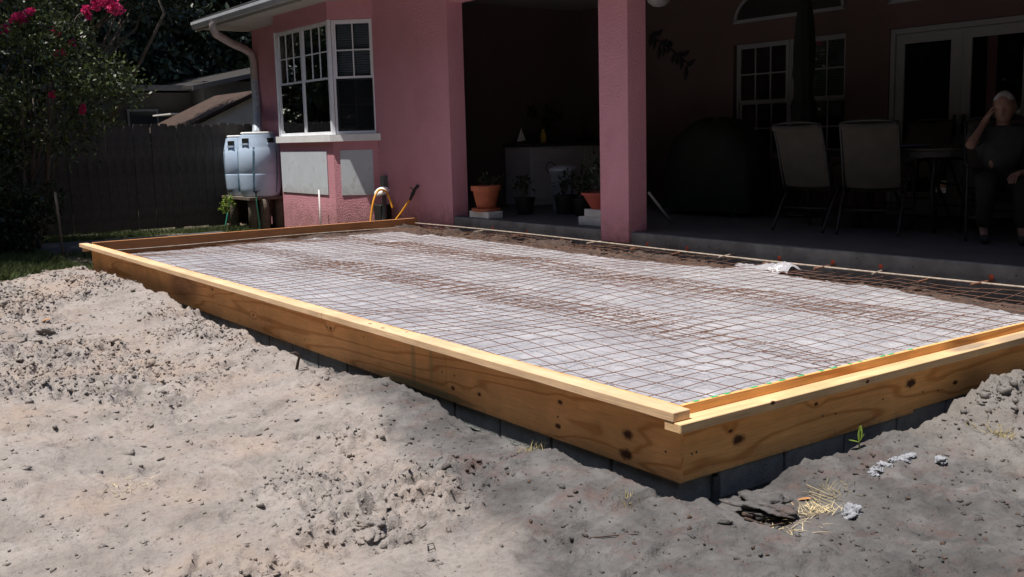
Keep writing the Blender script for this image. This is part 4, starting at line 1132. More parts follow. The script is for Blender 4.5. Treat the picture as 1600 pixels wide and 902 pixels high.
def drum(cx, cy, zb, label, H=1.02, R=.345, seed=0, sp=(-.55, -.86)):
    root = empty('rain_barrel', (cx, cy, zb))
    pr = [(0, .0), (R * .84, .0), (R * .90, .02), (R * .97, .14), (R, .34), (R, .36), (R * .985, .37), (R * 1.0, .38), (R * 1.01, .56), (R * .995, .74), (R * .98, .75), (R * .96, .80), (R * .90, .88), (R * .86, .93), (R * .84, .965), (R * .70, .975), (0, .975)]
    b = MB().lathe([(r, z * H) for r, z in pr], (cx, cy, zb), 36, False).build('drum', 'drum_plastic', root, True); autosmooth(b, 35)
    MB().lathe([(R * .72, .972 * H), (R * .78, .985 * H), (R * .79, 1.005 * H), (R * .74, 1.015 * H), (0, 1.012 * H)], (cx, cy, zb), 30, False).build('lid', 'sill_white', root, True)
    for s_, an in ((1, 3.65), (2, 5.0), (3, 2.0)):            # moulded handle pockets in the shoulder
        c, s2 = math.cos(an), math.sin(an)
        fr = frame((cx + c * R * .86, cy + s2 * R * .86, zb + .86 * H), (-s2, c, 0), (c, s2, 0))
        MB().box((-.055, -.04, -.018), (.055, .036, .06), fr).build('handle_pocket', 'black_pot', root)
        MB().box((-.065, -.02, -.045), (.065, .046, -.018), fr).build('handle_lip', 'drum_plastic', root)
    for an in (4.05, 5.25, 3.0):                             # dark water-level strips
        mb = MB(); c, s2 = math.cos(an), math.sin(an)
        P = []
        for i in range(11):
            t = i / 10; rr_ = np.interp(t * .78, [p_[1] for p_ in pr[1:]], [p_[0] for p_ in pr[1:]]) + .002
            a2 = an + .12 * (t - .5)
            P.append(((cx + math.cos(a2 - .045) * rr_, cy + math.sin(a2 - .045) * rr_, zb + t * .78 * H), (cx + math.cos(a2 + .045) * rr_, cy + math.sin(a2 + .045) * rr_, zb + t * .78 * H)))
        mb.v = [q for p_ in P for q in p_]; mb.f = [(2 * i, 2 * i + 1, 2 * i + 3, 2 * i + 2) for i in range(10)]
        mb.build('level_strip', 'drum_dark_stain', root)
    sx, sy = cx + sp[0] * R, cy + sp[1] * R
    MB().tube([(sx - sp[0] * .05, sy - sp[1] * .05, zb + .08), (sx + sp[0] * .07, sy + sp[1] * .07, zb + .08), (sx + sp[0] * .08, sy + sp[1] * .08, zb + .04)], .014, 8).box((sx - .09, sy - .075, zb + .095), (sx + .03, sy - .055, zb + .108)).build('spigot', 'dark_metal', root)
    tag(root, label, 'rain barrel', 'rain barrels on posts by the bay')
drum(3.66, 13.20, .20, 'pale blue plastic rain barrel beside the bay under the drain hose', 1.02, .34, seed=1)
drum(3.66, 13.87, .20, 'pale plastic rain barrel standing behind, left of the other barrel', .98, .32, seed=2, sp=(-.93, -.37))
ps = empty('barrel_stand', (3.55, 13.55, -.4))
for x, y in ((3.44, 13.05), (3.60, 12.96), (3.88, 13.02), (3.42, 13.82), (3.62, 13.5)):
    MB().tube([(x, y, -.45), (x + .01, y, .0), (x, y + .005, .165)], [.085, .075, .08], 9).build('post', 'cypress_post', ps, True)
mb = MB().bev((3.34, 12.90, .150), (3.98, 13.53, .198), .004); mb.bev((3.34, 13.535, .150), (3.98, 14.16, .198), .004); mb.build('deck', 'cypress_post', ps)
tag(ps, 'rough wooden post stand carrying the rain barrels', 'stand')
o = MB().tube(smoothpath([(3.34, 13.73, .24), (3.32, 13.72, .14), (3.27, 13.70, -.05), (3.20, 13.68, -.30)]), .014, 8).build('green_hose', 'hose_green', None, True)
tag(o, 'short green hose hanging from the left barrel spigot to the ground', 'hose')
o = MB().tube(smoothpath([(3.43, 12.84, .24), (3.43, 12.83, .12), (3.45, 12.84, -.1), (3.47, 12.86, -.34)]), .012, 8).build('green_hose', 'hose_green', None, True)
tag(o, 'short green hose hanging from the front barrel spigot between the posts', 'hose')

# ------------------------------------------------------------------ fence, stake, neighbours
fence = empty('plank_fence', (0, 14.1, -.33))
bm0 = MB().add([(-.07, 0, 0), (.07, 0, 0), (.07, 0, 1.66), (.045, 0, 1.70), (-.045, 0, 1.70), (-.07, 0, 1.66), (-.07, .018, 0), (.07, .018, 0), (.07, .018, 1.66), (.045, .018, 1.70), (-.045, .018, 1.70), (-.07, .018, 1.66)],
              [(0, 1, 2, 3, 4, 5), (11, 10, 9, 8, 7, 6)] + [(i, i + 6, (i + 1) % 6 + 6, (i + 1) % 6) for i in range(6)]).build('fence_board', 'fence_wood')
fbm_ = bm0.data; COL.objects.unlink(bm0); bpy.data.objects.remove(bm0)
x = -6.0
while x < 4.15:
    o = bpy.data.objects.new('fence_board', fbm_); COL.objects.link(o); o.parent = fence
    o.location = (x, -.03 + random.uniform(-.006, .006), random.uniform(-.02, .015) + .03); o.rotation_euler = (0, random.uniform(-.006, .006), random.uniform(-.03, .03))
    x += .1435
for z in (.35, .95, 1.5):
    hp2 = MB().box((-6, 14.096, -.33 + z), (4.15, 14.134, -.24 + z)).build('fence_rail', 'fence_wood', fence)
for x in (-5.8, -3.4, -1.0, 1.4, 3.8):
    MB().box((x, 14.135, -.6), (x + .09, 14.225, 1.3)).build('fence_post', 'fence_wood', fence)
fence.location.y += .15
tag(fence, 'dark weathered vertical plank fence at the back of the yard', 'fence')
o = MB().tube([(.16, 11.30, -.45), (.145, 11.30, .2), (.13, 11.30, .50)], .016, 7).build('survey_stake', 'stake_wood', None, True)
tag(o, 'thin bare stake standing in the grass left of the form', 'stake')

nb = empty('neighbour_house', (6, 22, -.4))
MB().box((2.2, 21.5, -.4), (5.4, 26, 2.28)).build('wall', 'grey_siding', nb)
MB().box((5.401, 20.6, -.4), (12, 26, 2.5)).build('wall', 'grey_siding', nb)
mb = MB(); v = [(2.0, 21.0, 2.34), (5.4, 21.0, 2.36), (5.4, 24, 2.45), (2.0, 24, 2.43)]; mb.add(v + [(a_, b_, c_ + .06) for a_, b_, c_ in v], BOXF); rf = mb.build('roof', 'shingle', nb)
mb = MB(); v = [(5.0, 20.2, 2.30), (12, 20.2, 3.75), (12, 25, 3.9), (5.0, 25, 2.45)]; mb.add(v + [(a_, b_, c_ + .07) for a_, b_, c_ in v], BOXF); mb.build('roof', 'shingle', nb)
MB().box((2.0, 20.92, 2.30), (5.3, 20.99, 2.42)).build('gutter', 'grey_siding', rf)  # gutter colour darkened to stand for the trees' shade
mb = MB(); mb.add([(5.0, 20.12, 2.27), (12, 20.12, 3.72), (12, 20.19, 3.72), (5.0, 20.19, 2.27), (5.0, 20.12, 2.37), (12, 20.12, 3.82), (12, 20.19, 3.82), (5.0, 20.19, 2.37)], BOXF); mb.build('gutter', 'grey_siding', rf)
w_ = MB().box((3.9, 21.44, 1.1), (4.6, 21.49, 1.9)).build('window', 'white_paint_shaded', nb)
MB().box((3.95, 21.425, 1.15), (4.55, 21.439, 1.85)).build('pane', 'dark_metal', w_)
MB().box((4.3, 19.6, 1.72), (5.4, 20.9, 1.75)).build('awning', 'sill_white', nb)
tag(nb, 'dim neighbouring house with gutters darkened for tree shade beyond the fence', 'house')
sd = empty('garden_shed', (5.2, 17.6, -.4))
mb = MB().prism([(4.0, 17.2), (6.6, 17.2), (6.6, 19.4), (4.0, 19.4)], -.4, 1.42)
mb.add([(4.0, 17.2, 1.42), (6.6, 17.2, 1.42), (5.3, 17.2, 2.02), (4.0, 19.4, 1.42), (6.6, 19.4, 1.42), (5.3, 19.4, 2.02)], [(0, 1, 2), (5, 4, 3), (0, 2, 5, 3), (2, 1, 4, 5)])
mb.build('wall', 'pale_siding', sd)
for sx in (-1, 1):
    mb = MB(); x0 = 5.3 + sx * 1.75
    v = [(5.3, 17.08, 2.06), (x0, 17.08, 2.06 - 1.75 * .46), (x0, 19.6, 2.06 - 1.75 * .46), (5.3, 19.6, 2.06)]
    if sx > 0: v = v[::-1]
    mb.add([(a_, b_, c_) for a_, b_, c_ in v] + [(a_, b_, c_ + .06) for a_, b_, c_ in v], BOXF); mb.build('roof', 'shed_shingle', sd)
tag(sd, 'small shed with brown shingle roof and pale gable behind the fence', 'shed')

# ------------------------------------------------------------------ trees and plants
def leafcloud(centers, radii, per, size, squash=1.0, seed=0, aspect=.5):
    r_ = np.random.default_rng(seed)
    n = len(centers) * per
    c = np.repeat(np.asarray(centers), per, 0); R_ = np.repeat(np.asarray(radii), per)
    d = r_.normal(size=(n, 3)); d /= np.linalg.norm(d, axis=1)[:, None]
    rad = r_.random(n) ** .45
    p = c + d * (rad * R_)[:, None] * np.array([1, 1, squash])
    # leaf axes
    ax = d * .7 + r_.normal(size=(n, 3)) * .6; ax /= np.linalg.norm(ax, axis=1)[:, None]
    sd_ = np.cross(ax, r_.normal(size=(n, 3))); sd_ /= np.linalg.norm(sd_, axis=1)[:, None]
    L = size * (.6 + .8 * r_.random(n))[:, None]
    v = np.stack([p, p + ax * L * .5 + sd_ * L * aspect * .5, p + ax * L, p + ax * L * .5 - sd_ * L * aspect * .5], 1).reshape(-1, 3)
    f = (np.arange(n) * 4)[:, None] + np.array([0, 1, 2, 3])
    return v, f
def crown_points(c, rad, n, seed, shell=.55, flat_bottom=-.8):
    r_ = np.random.default_rng(seed); out = []
    while len(out) < n:
        d = r_.normal(size=3); d /= np.linalg.norm(d)
        if d[2] < flat_bottom: continue
        k = shell + (1 - shell) * r_.random() ** .6
        k *= .72 + .5 * float(vnoise(d[0] * 2.2 + seed * 3.1, d[1] * 2.2 + d[2] * 1.7))
        out.append(np.array(c) + d * np.array(rad) * k)
    return np.array(out)
def tree(name, base, c, rad, ncl, per, leaf, clr, leafm, barkm, label, trunk=.15, seed=1, group=None, nl=14, stems=1, shell=.45, aspect=.5, flat=-.8):
    root = empty(name, base)
    pts = crown_points(c, rad, ncl, seed, shell, flat)
    r_ = np.random.default_rng(seed + 100)
    mb = MB()
    for s_ in range(stems):
        b = np.array(base) + (np.array([math.cos(s_ * 2.4), math.sin(s_ * 2.4), 0]) * trunk * 1.6 if stems > 1 else 0)
        top = np.array(c) + np.array([math.cos(s_ * 2.4), math.sin(s_ * 2.4), 0]) * np.array(rad) * (.3 if stems > 1 else 0) - np.array([0, 0, rad[2] * .15])
        P = [tuple(b * (1 - t) + top * t + np.array([math.sin(t * 5 + s_), math.cos(t * 4 + s_ * 2), 0]) * trunk * .8 * t * (1 - t) * 4) for t in np.linspace(0, 1, 9)]
        mb.tube(P, [trunk * (1 - .7 * t) for t in np.linspace(0, 1, 9)], 8)
        for k in range(nl):
            e = pts[r_.integers(len(pts))]; t0 = .35 + .6 * r_.random(); j = min(8, int(t0 * 8)); s0 = np.array(P[j])
            mid = (s0 + e) / 2 + r_.normal(size=3) * .12 * np.linalg.norm(e - s0)
            mb.tube([tuple(s0), tuple(mid), tuple(e)], [trunk * .32 * (1 - .5 * t0), trunk * .2 * (1 - .5 * t0), trunk * .05], 5)
    mb.build('trunk', barkm, root, True)
    v, f = leafcloud(pts, clr * (.6 + .8 * r_.random(len(pts))), per, leaf, .8, seed + 7, aspect)
    raw('crown', v, f, leafm, root)
    tag(root, label, 'tree', group)
    return root, pts
mt_, mp_ = tree('crape_myrtle', (-.05, 12.3, -.36), (-.10, 12.25, 2.0), (1.75, 1.25, 1.65), 175, 120, .066, .27, 'leaf_myrtle', 'bark_pale', 'crape myrtle with pink blossom at the left of the fence', .05, 4, None, 8, 4, .35, .5, -.95)
fl = [(-.065, 11.5, 2.699), (.113, 11.6, 2.771), (.38, 11.6, 2.502), (.393, 11.6, 2.284), (.906, 11.6, 2.932), (1.149, 11.6, 2.92), (.777, 11.6, 2.827), (.569, 11.6, 2.427), (-.218, 11.6, 2.551), (.631, 11.6, 1.547), (1.08, 11.7, 3.02), (.05, 11.6, 2.66), (.25, 11.5, 1.75), (-.35, 11.3, 2.9)]
for k, q in enumerate(fl):
    sz = .62 * (.13, .11, .10, .08, .13, .17, .09, .05, .08, .06, .13, .12, .05, .12)[k]
    r_ = np.random.default_rng(k)
    cc = np.array(q) + r_.normal(size=(9, 3)) * sz * np.array([.4, .4, .5])
    v, f = leafcloud(cc, np.full(9, sz * .42), 34, .030, 1.0, 300 + k, .9)
    raw('blossom', v, f, 'petal_pink', mt_)
    mid = mp_[np.argmin(np.linalg.norm(mp_ - np.array(q), axis=1))]
    MB().tube([tuple(mid), tuple((mid + np.array(q)) / 2 + np.array([0, 0, .05])), q], [.008, .006, .003], 5).build('twig', 'bark_pale', mt_)
tree('oak_tree', (-3.6, 13.2, -.4), (-2.6, 12.7, 5.9), (2.7, 2.3, 2.0), 190, 120, .10, .42, 'leaf_oak', 'bark', 'large oak whose crown shades the back of the yard', .26, 21, None, 22, 1, .3, .55)
far = [((1.5, 25, -.4), (1.5, 25, 4.6), (4.2, 3.5, 4.6), 31, 'leaf_far', 'dark leafy tree behind the neighbouring house at the left'),
       ((7.0, 27, -.4), (7.0, 27, 5.2), (4.6, 3.5, 4.6), 32, 'leaf_far', 'grey green tree rising behind the shed beside the roof gutter'),
       ((-3.5, 21, -.4), (-3.5, 21, 4.4), (4.0, 3.2, 4.4), 33, 'leaf_oak', 'dark dense tree behind the crape myrtle'),
       ((11.5, 26, -.4), (11.5, 26, 6.0), (4.5, 3.5, 5.0), 34, 'leaf_far', 'tall tree hidden mostly by the pink house roof')]
for b_, c_, r_, s_, lm, lb in far:
    tree('shade_tree', b_, c_, r_, 300, 110, .20, .70, lm, 'bark', lb, .22, s_, 'trees beyond the fence', 16, 1, .25, .5)
tree('shade_tree', (2.1, 16.6, -.4), (1.9, 16.8, 4.4), (2.6, 1.9, 2.6), 170, 120, .10, .42, 'leaf_oak', 'bark', 'dark overhanging tree just behind the plank fence', .16, 35, 'trees beyond the fence', 14, 1, .3, .5, -.6)
# a second row of the same trees farther back closes the view
for k, (src, x, y, lb) in enumerate((('shade_tree', -9, 31, 'tree of the far row, leftmost'), ('shade_tree.001', -2, 34, 'tree of the far row, second from left'), ('shade_tree', 4.5, 33, 'tree of the far row, behind the neighbouring house'), ('shade_tree.001', 11, 35, 'tree of the far row, second from right'), ('shade_tree.002', 17, 32, 'tree of the far row, rightmost'), ('shade_tree', -8, 21, 'tree left of the crape myrtle'), ('shade_tree.001', -13, 25, 'tree farther left of the crape myrtle'), ('shade_tree.002', -6.5, 27, 'tree behind the oak'), ('shade_tree', -18, 22, 'tree at the far left corner'), ('shade_tree.001', -15, 32, 'tree of the far row, behind the left corner'), ('shade_tree.002', -22, 29, 'outermost tree of the left corner'))):
    t_ = copy_tree(bpy.data.objects[src]); t_.location = (x, y, -.4); t_.rotation_euler = (0, 0, 1.3 + k * 1.1); t_.scale = (1.25, 1.25, 1.35)
    t_['label'] = lb + ' beyond the fence'; t_['group'] = 'far row of trees'
# tall trees on the near side of the yard, behind the photographer (mirrored in the window panes)
yt, _ = tree('yard_tree', (-11, 2, -.4), (-11, 2, 5.4), (3.9, 3.9, 5.6), 210, 90, .26, .80, 'leaf_oak', 'bark', 'tall tree behind the photographer, straight across the yard', .3, 50, 'trees on the near side of the yard', 12, 1, .25, .55, -.95)
for k, (x, y, lb) in enumerate(((-10.5, -4.5, 'to the right of the first'), (-9, -10, 'at the yard corner'), (-3, -13, 'straight behind him'), (4, -14, 'behind and to the right'), (10, -12, 'far to the right'), (-12, 8, 'left of the first'), (-12, 14, 'far left by the fence line'), (-16, -1, 'in the rear row, middle'), (-16, 6, 'in the rear row, left'), (-15, -8, 'in the rear row, right'), (-17, 12, 'in the rear row, far left'))):
    t_ = copy_tree(yt); t_.location = (x, y, -.4); t_.rotation_euler = (0, 0, k * 1.7); t_.scale = (1, 1, 1.0 + .07 * (k % 4) + (.5 if 'rear' in lb else 0))
    t_['label'] = 'tall tree behind the photographer, ' + lb
# understorey that closes the view under the tree crowns, all round the yard
r_ = np.random.default_rng(404)
ring = [(r_.uniform(-30, 24), r_.uniform(24, 30), r_.uniform(-.2, 3.8)) for _ in range(620)] + [(r_.uniform(-21, -17), r_.uniform(-18, 24), r_.uniform(-.2, 4.2)) for _ in range(420)] + [(r_.uniform(-18, 14), r_.uniform(-20, -17), r_.uniform(-.2, 4.2)) for _ in range(330)]
v, f = leafcloud(ring, np.full(len(ring), .95), 42, .36, .9, 405, .6)
tag(raw('undergrowth', v, f, 'leaf_oak', None), 'dark undergrowth massed under the trees around the yard', 'undergrowth', kind='stuff')
# shrub by the barrel posts
sh = empty('small_shrub', (3.12, 13.25, -.36))
v, f = leafcloud([(3.07, 13.22, .10), (3.12, 13.25, .17), (3.16, 13.27, .08), (3.05, 13.25, .02)], [.09, .08, .07, .07], 60, .042, 1, 71, .6)
raw('foliage', v, f, 'leaf_bright', sh); MB().tube([(3.12, 13.25, -.4), (3.1, 13.24, .15)], .01, 6).build('stem', 'bark', sh)
tag(sh, 'small yellow green shrub beside the rain barrel posts', 'shrub')
sb = empty('dark_shrub', (-.7, 11.75, -.36))
cc = crown_points((-.95, 11.75, .40), (1.05, .45, .9), 120, 77, .2, -.95)
v, f = leafcloud(cc, np.full(120, .24), 110, .075, .9, 78, .5)
raw('foliage', v, f, 'leaf_oak', sb)
mb = MB()
for k in range(6):
    e = cc[k * 7]; mb.tube([(-.7 + .1 * k - .3, 11.75, -.4), tuple((e + np.array([-.7, 11.75, 0])) / 2), tuple(e)], [.02, .014, .006], 6)
mb.build('stem', 'bark', sb)
tag(sb, 'dense dark shrub filling the lower left before the fence', 'shrub')
# grass
def grass(name, x0, x1, y0, y1, n, L, label, seed, dens=None, z=None):
    r_ = np.random.default_rng(seed)
    bx = r_.uniform(x0, x1, n); by = r_.uniform(y0, y1, n)
    kp = fbm(bx, by, 1.6, 3, seed) + r_.random(n) * .25 > (.55 if dens is None else dens)
    bx, by = bx[kp], by[kp]; n = len(bx)
    bz = np.maximum(yardz(bx, by), np.where((by < 9.8) & (bx < .3), sandz(bx, by), -9)) - .01
    an = r_.random(n) * 2 * PI; le = L * (.5 + r_.random(n)); ti = .9 * r_.random(n)
    dx = np.cos(an) * np.sin(ti) * le; dy = np.sin(an) * np.sin(ti) * le; dz = np.cos(ti) * le
    wx = -np.sin(an) * .0035; wy = np.cos(an) * .0035
    v = np.stack([np.stack([bx - wx, by - wy, bz], 1), np.stack([bx + wx, by + wy, bz], 1), np.stack([bx + dx * .4 + wx * .7, by + dy * .4 + wy * .7, bz + dz * .6], 1), np.stack([bx + dx, by + dy, bz + dz], 1)], 1).reshape(-1, 3)
    f = (np.arange(n) * 4)[:, None] + np.array([0, 1, 2, 3])
    tag(raw(name, v, f, 'grass_blade', None), label, 'grass', kind='stuff')
grass('grass', -4.5, -.02, 9.35, 11.7, 60000, .10, 'green lawn strip beyond the sand at the left', 5, .38)
grass('grass', .02, 3.2, 9.25, 11.6, 16000, .06, 'sparse grass behind the back form board', 6, .72)
grass('grass', -1.5, 3.6, 12.9, 14.0, 20000, .08, 'patchy grass along the foot of the plank fence', 7, .50)

# ------------------------------------------------------------------ porch furniture
FZ = .064
def make_chair(label):
    c = empty('patio_chair', (0, 0, 0))
    def P(name, mat, mb, sm=True): return mb.build(name, mat, c, sm, True)
    for s in (-1, 1):
        x = .275 * s
        P('front_leg', 'dark_metal', MB().tube(smoothpath([(x, .30, 0), (x, .27, .30), (x, .23, .58), (x, .17, .645)], 5), .013, 8))
        P('rear_leg', 'dark_metal', MB().tube(smoothpath([(x, -.40, 0), (x, -.26, .22), (x, -.12, .40), (x, .02, .60), (x, .10, .645)], 5), .013, 8))
        P('arm', 'dark_metal', MB().tube(smoothpath([(x, .22, .64), (x, .05, .66), (x, -.20, .645), (x * .98, -.29, .63)], 5), [.016] * 16, 8))
        P('back_post', 'dark_metal', MB().tube(smoothpath([(x * .93, .26, .42), (x * .93, -.02, .39), (x * .93, -.20, .40), (x * .93, -.27, .56), (x * .93, -.35, .82), (x * .93, -.43, 1.03)], 5), .013, 8))
    P('top_rail', 'dark_metal', MB().tube(smoothpath([(-.256, -.43, 1.03), (-.1, -.445, 1.05), (.1, -.445, 1.05), (.256, -.43, 1.03)], 5), .013, 8))
    P('stretcher', 'dark_metal', MB().tube([(-.275, -.25, .22), (.275, -.25, .22)], .010, 8))
    P('stretcher', 'dark_metal', MB().tube([(-.275, .28, .20), (.275, .28, .20)], .010, 8))
    def sling(prof):
        v = []; nx = 9
        for (y, z) in prof:
            for i in range(nx):
                t = i / (nx - 1); sag = .022 * math.sin(PI * t)
                v.append((-.248 + .496 * t, y - sag * .5, z - sag * .6))
        n = len(prof); k = len(v)
        v += [(a_, b_ - .002, c_ - .004) for a_, b_, c_ in v]
        f = [(i * nx + j, i * nx + j + 1, (i + 1) * nx + j + 1, (i + 1) * nx + j) for i in range(n - 1) for j in range(nx - 1)]
        return MB().add(v, f + [tuple(k + q for q in reversed(p_)) for p_ in f])
    P('seat_sling', 'sling', sling([(.26, .425), (.15, .41), (.0, .40), (-.12, .405), (-.20, .42)]))
    P('back_sling', 'sling', sling([(-.21, .44), (-.26, .56), (-.31, .70), (-.36, .85), (-.41, .98), (-.435, 1.035), (-.465, 1.03), (-.468, .985)]))
    tag(c, label, 'chair', 'sling chairs round the porch table')
    return c
ch0 = make_chair('sling-back patio chair, the left one with its back to the yard')
ch0.location = (5.66, 3.70, FZ); ch0.rotation_euler = (0, 0, -PI / 2 + .12)
for (x, y, rz, lb) in ((5.72, 3.08, -PI / 2 + .40, 'sling-back patio chair, the right one with its back to the yard'),
                       (6.98, 3.60, PI / 2, 'sling chair on the far side of the porch table, left one'),
                       (6.98, 2.80, PI / 2 + .1, 'sling chair on the far side of the porch table, right one'),
                       (5.87, 1.97, math.atan2(-.57, -.82) - PI / 2, 'sling chair the man on the phone is sitting in')):
    c_ = copy_tree(ch0); c_.location = (x, y, FZ); c_.rotation_euler = (0, 0, rz); c_['label'] = lb
tb = empty('patio_table', (6.28, 3.2, FZ))
MB().lathe([(0, .755), (.98, .755), (1.0, .762), (1.0, .778), (.985, .785), (0, .785)], (6.28, 3.2, FZ), 40, False, .58, .92).build('table_top', 'table_top', tb)
for sx in (-1, 1):
    for sy in (-1, 1):
        MB().tube([(6.28 + .40 * sx, 3.2 + .62 * sy, FZ), (6.28 + .34 * sx, 3.2 + .55 * sy, FZ + .4), (6.28 + .38 * sx, 3.2 + .6 * sy, FZ + .752)], .018, 8).build('leg', 'dark_metal', tb, True)
MB().lathe([(.95, .70), (.965, .70), (.965, .754), (.95, .754)], (6.28, 3.2, FZ), 40, False, .58, .92).build('apron', 'dark_metal', tb)
tag(tb, 'dark oval patio table in the porch', 'table')
TZ = FZ + .785
pl = empty('serving_plate', (6.05, 2.98, TZ))
MB().lathe([(0, .001), (.09, .001), (.17, .014), (.20, .020), (.20, .024), (.165, .019), (.10, .007), (0, .006)], (6.05, 2.98, TZ), 30, False).build('rim', 'plate_blue', pl, True)
MB().lathe([(0, .0065), (.10, .0075), (.15, .0175), (.12, .024), (.0, .028)], (6.05, 2.98, TZ), 24, False).build('food', 'plate_inner', pl, True)
tag(pl, 'blue rimmed plate on the porch table', 'plate')
bt = empty('water_bottle', (6.08, 3.63, TZ))
MB().lathe([(0, .001), (.031, .001), (.033, .01), (.033, .12), (.028, .145), (.013, .17), (.013, .19), (0, .19)], (6.08, 3.63, TZ), 16, False).build('body', 'bottle_blue', bt, True)
MB().lathe([(.0335, .05), (.0338, .05), (.0338, .10), (.0335, .10)], (6.08, 3.63, TZ), 16, False).build('label_band', 'toy_sail', bt, True)
MB().lathe([(.0135, .175), (.0155, .175), (.0155, .20), (0, .20)], (6.08, 3.63, TZ), 14, False).build('cap', 'plate_blue', bt, True)
tag(bt, 'small pale water bottle between the two near chairs', 'bottle')
um = empty('furled_umbrella', (6.72, 4.75, FZ))
MB().lathe([(0, 0), (.22, 0), (.23, .03), (.10, .06), (.03, .08), (.03, .30), (0, .30)], (6.72, 4.75, FZ), 22, False).build('base', 'dark_metal', um, True)
MB().tube([(6.72, 4.75, FZ + .2), (6.72, 4.75, FZ + 2.5)], .019, 10).build('pole', 'dark_metal', um, True)
v = []; n = 24; pr = [(.05, .95), (.10, .90), (.115, 1.0), (.12, 1.25), (.075, 1.42), (.11, 1.6), (.105, 1.9), (.09, 2.15), (.06, 2.38), (.015, 2.48)]
for r, z in pr:
    for j in range(n):
        w = 2 * PI * j / n; rr_ = r * (1 + .22 * math.cos(8 * w + z * 2.0) + .08 * math.sin(3 * w + z * 5))
        v.append((6.72 + rr_ * math.cos(w), 4.75 + rr_ * math.sin(w), FZ + z))
f = [(i * n + j, i * n + (j + 1) % n, (i + 1) * n + (j + 1) % n, (i + 1) * n + j) for i in range(len(pr) - 1) for j in range(n)]
raw('canopy', v, f, 'umbrella_cloth', um, True)
tag(um, 'dark furled patio umbrella standing before the porch windows', 'umbrella')
# covered grill
gr = []; nu, nv = 40, 14
gc = (6.45, 5.80)
for j in range(nv):
    t = j / (nv - 1)
    for i in range(nu):
        w = 2 * PI * i / nu
        ex = 4.0 - 2.0 * t
        c_, s_ = math.cos(w), math.sin(w)
        rx = .36 * (1 - .10 * t); ry = .72 * (1 - .05 * t) if t < .55 else .72 * (.97 - .55 * ((t - .55) / .45) ** 1.6)
        px_ = math.copysign(abs(c_) ** (2 / ex), c_) * rx; py_ = math.copysign(abs(s_) ** (2 / ex), s_) * ry
        z = 1.08 * min(1.0, t * 1.05); k = max(0, (t - .75) / .25)
        px_ *= math.sqrt(max(0, 1 - k * k * .9)); py_ *= math.sqrt(max(0, 1 - k * k * .9))
        fold = .018 * math.sin(9 * w + 4 * t) * (1 - t) + .010 * math.sin(17 * w)
        gr.append((gc[0] + px_ * (1 + fold * 2), gc[1] + py_ * (1 + fold), FZ + .06 + z + .02 * math.sin(5 * w) * k))
gr.append((gc[0], gc[1], FZ + .06 + 1.085))
f = [(j * nu + i, j * nu + (i + 1) % nu, (j + 1) * nu + (i + 1) % nu, (j + 1) * nu + i) for j in range(nv - 1) for i in range(nu)] + [((nv - 1) * nu + i, (nv - 1) * nu + (i + 1) % nu, nv * nu) for i in range(nu)]
gl = empty('covered_grill', (gc[0], gc[1], FZ))
raw('cover', gr, f, 'grill_cover', gl, True)
for sx in (-.25, .25):
    for sy in (-.5, .5):
        MB().lathe([(0, 0), (.035, 0), (.04, .03), (.035, .06), (0, .06)], (gc[0] + sx, gc[1] + sy, FZ), 12, False).build('caster', 'dark_metal', gl)
tag(gl, 'barbecue grill under a black cover by the porch rear wall', 'grill')
# ceiling fan
cf = empty('ceiling_fan', (5.55, 5.85, 2.93))
MB().tube([(5.55, 5.85, 2.93), (5.55, 5.85, 2.68)], .014, 8).lathe([(0, -.34), (.10, -.34), (.11, -.30), (.10, -.25), (.05, -.23), (0, -.23)], (5.55, 5.85, 2.93), 20, False).build('motor', 'fan_blade', cf, True)
MB().lathe([(0, -.47), (.07, -.46), (.12, -.42), (.14, -.37), (.12, -.342), (0, -.342)], (5.55, 5.85, 2.93), 22, False).build('light_bowl', 'lamp_glass', cf, True)
for k in range(5):
    a_ = .35 + k * 2 * PI / 5
    fr = frame((5.55, 5.85, 2.65), (math.cos(a_), math.sin(a_), 0), (-math.sin(a_), math.cos(a_), 0))
    MB().add([fr(.12, -.03, .0), fr(.62, -.07, -.01), (fr(.64, 0, 0)), fr(.62, .07, .02), fr(.12, .03, .01), fr(.12, -.03, .008), fr(.62, -.07, -.002), fr(.64, 0, .008), fr(.62, .07, .028), fr(.12, .03, .018)],
             [(4, 3, 2, 1, 0), (5, 6, 7, 8, 9)] + [(i, (i + 1) % 5, (i + 1) % 5 + 5, i + 5) for i in range(5)]).build('blade', 'fan_blade', cf)
tag(cf, 'ceiling fan with pale light bowl under the porch roof', 'ceiling fan')
# gecko-like wrought wall ornament made of leaves
wo_ = empty('wall_ornament', (7.49, 7.7, 2.2))
for k in range(9):
    t = k / 8; y = 8.02 - .70 * t; z = 2.40 - .42 * t + .05 * math.sin(k * 2.1)
    for s_ in (-1, 1):
        an = -.6 + s_ * 1.1
        L = .13 + .05 * math.sin(k)
        d = Vector((0, -math.cos(an), math.sin(an))); n_ = Vector((0, math.sin(an), math.cos(an)))
        o_ = Vector((7.48, y, z))
        pts_ = [o_, o_ + d * L * .5 + n_ * .035, o_ + d * L, o_ + d * L * .5 - n_ * .035]
        vv = [tuple(q_) for q_ in pts_] + [tuple(q_ + Vector((-.012, 0, 0))) for q_ in pts_]
        MB().add(vv, BOXF).build('metal_leaf', 'iron_art', wo_)
MB().tube([(7.48, 8.05, 2.42), (7.475, 7.7, 2.24), (7.48, 7.3, 1.98)], .010, 6).build('stem', 'iron_art', wo_)
tag(wo_, 'dark metal leaf spray ornament on the porch rear wall', 'wall ornament')
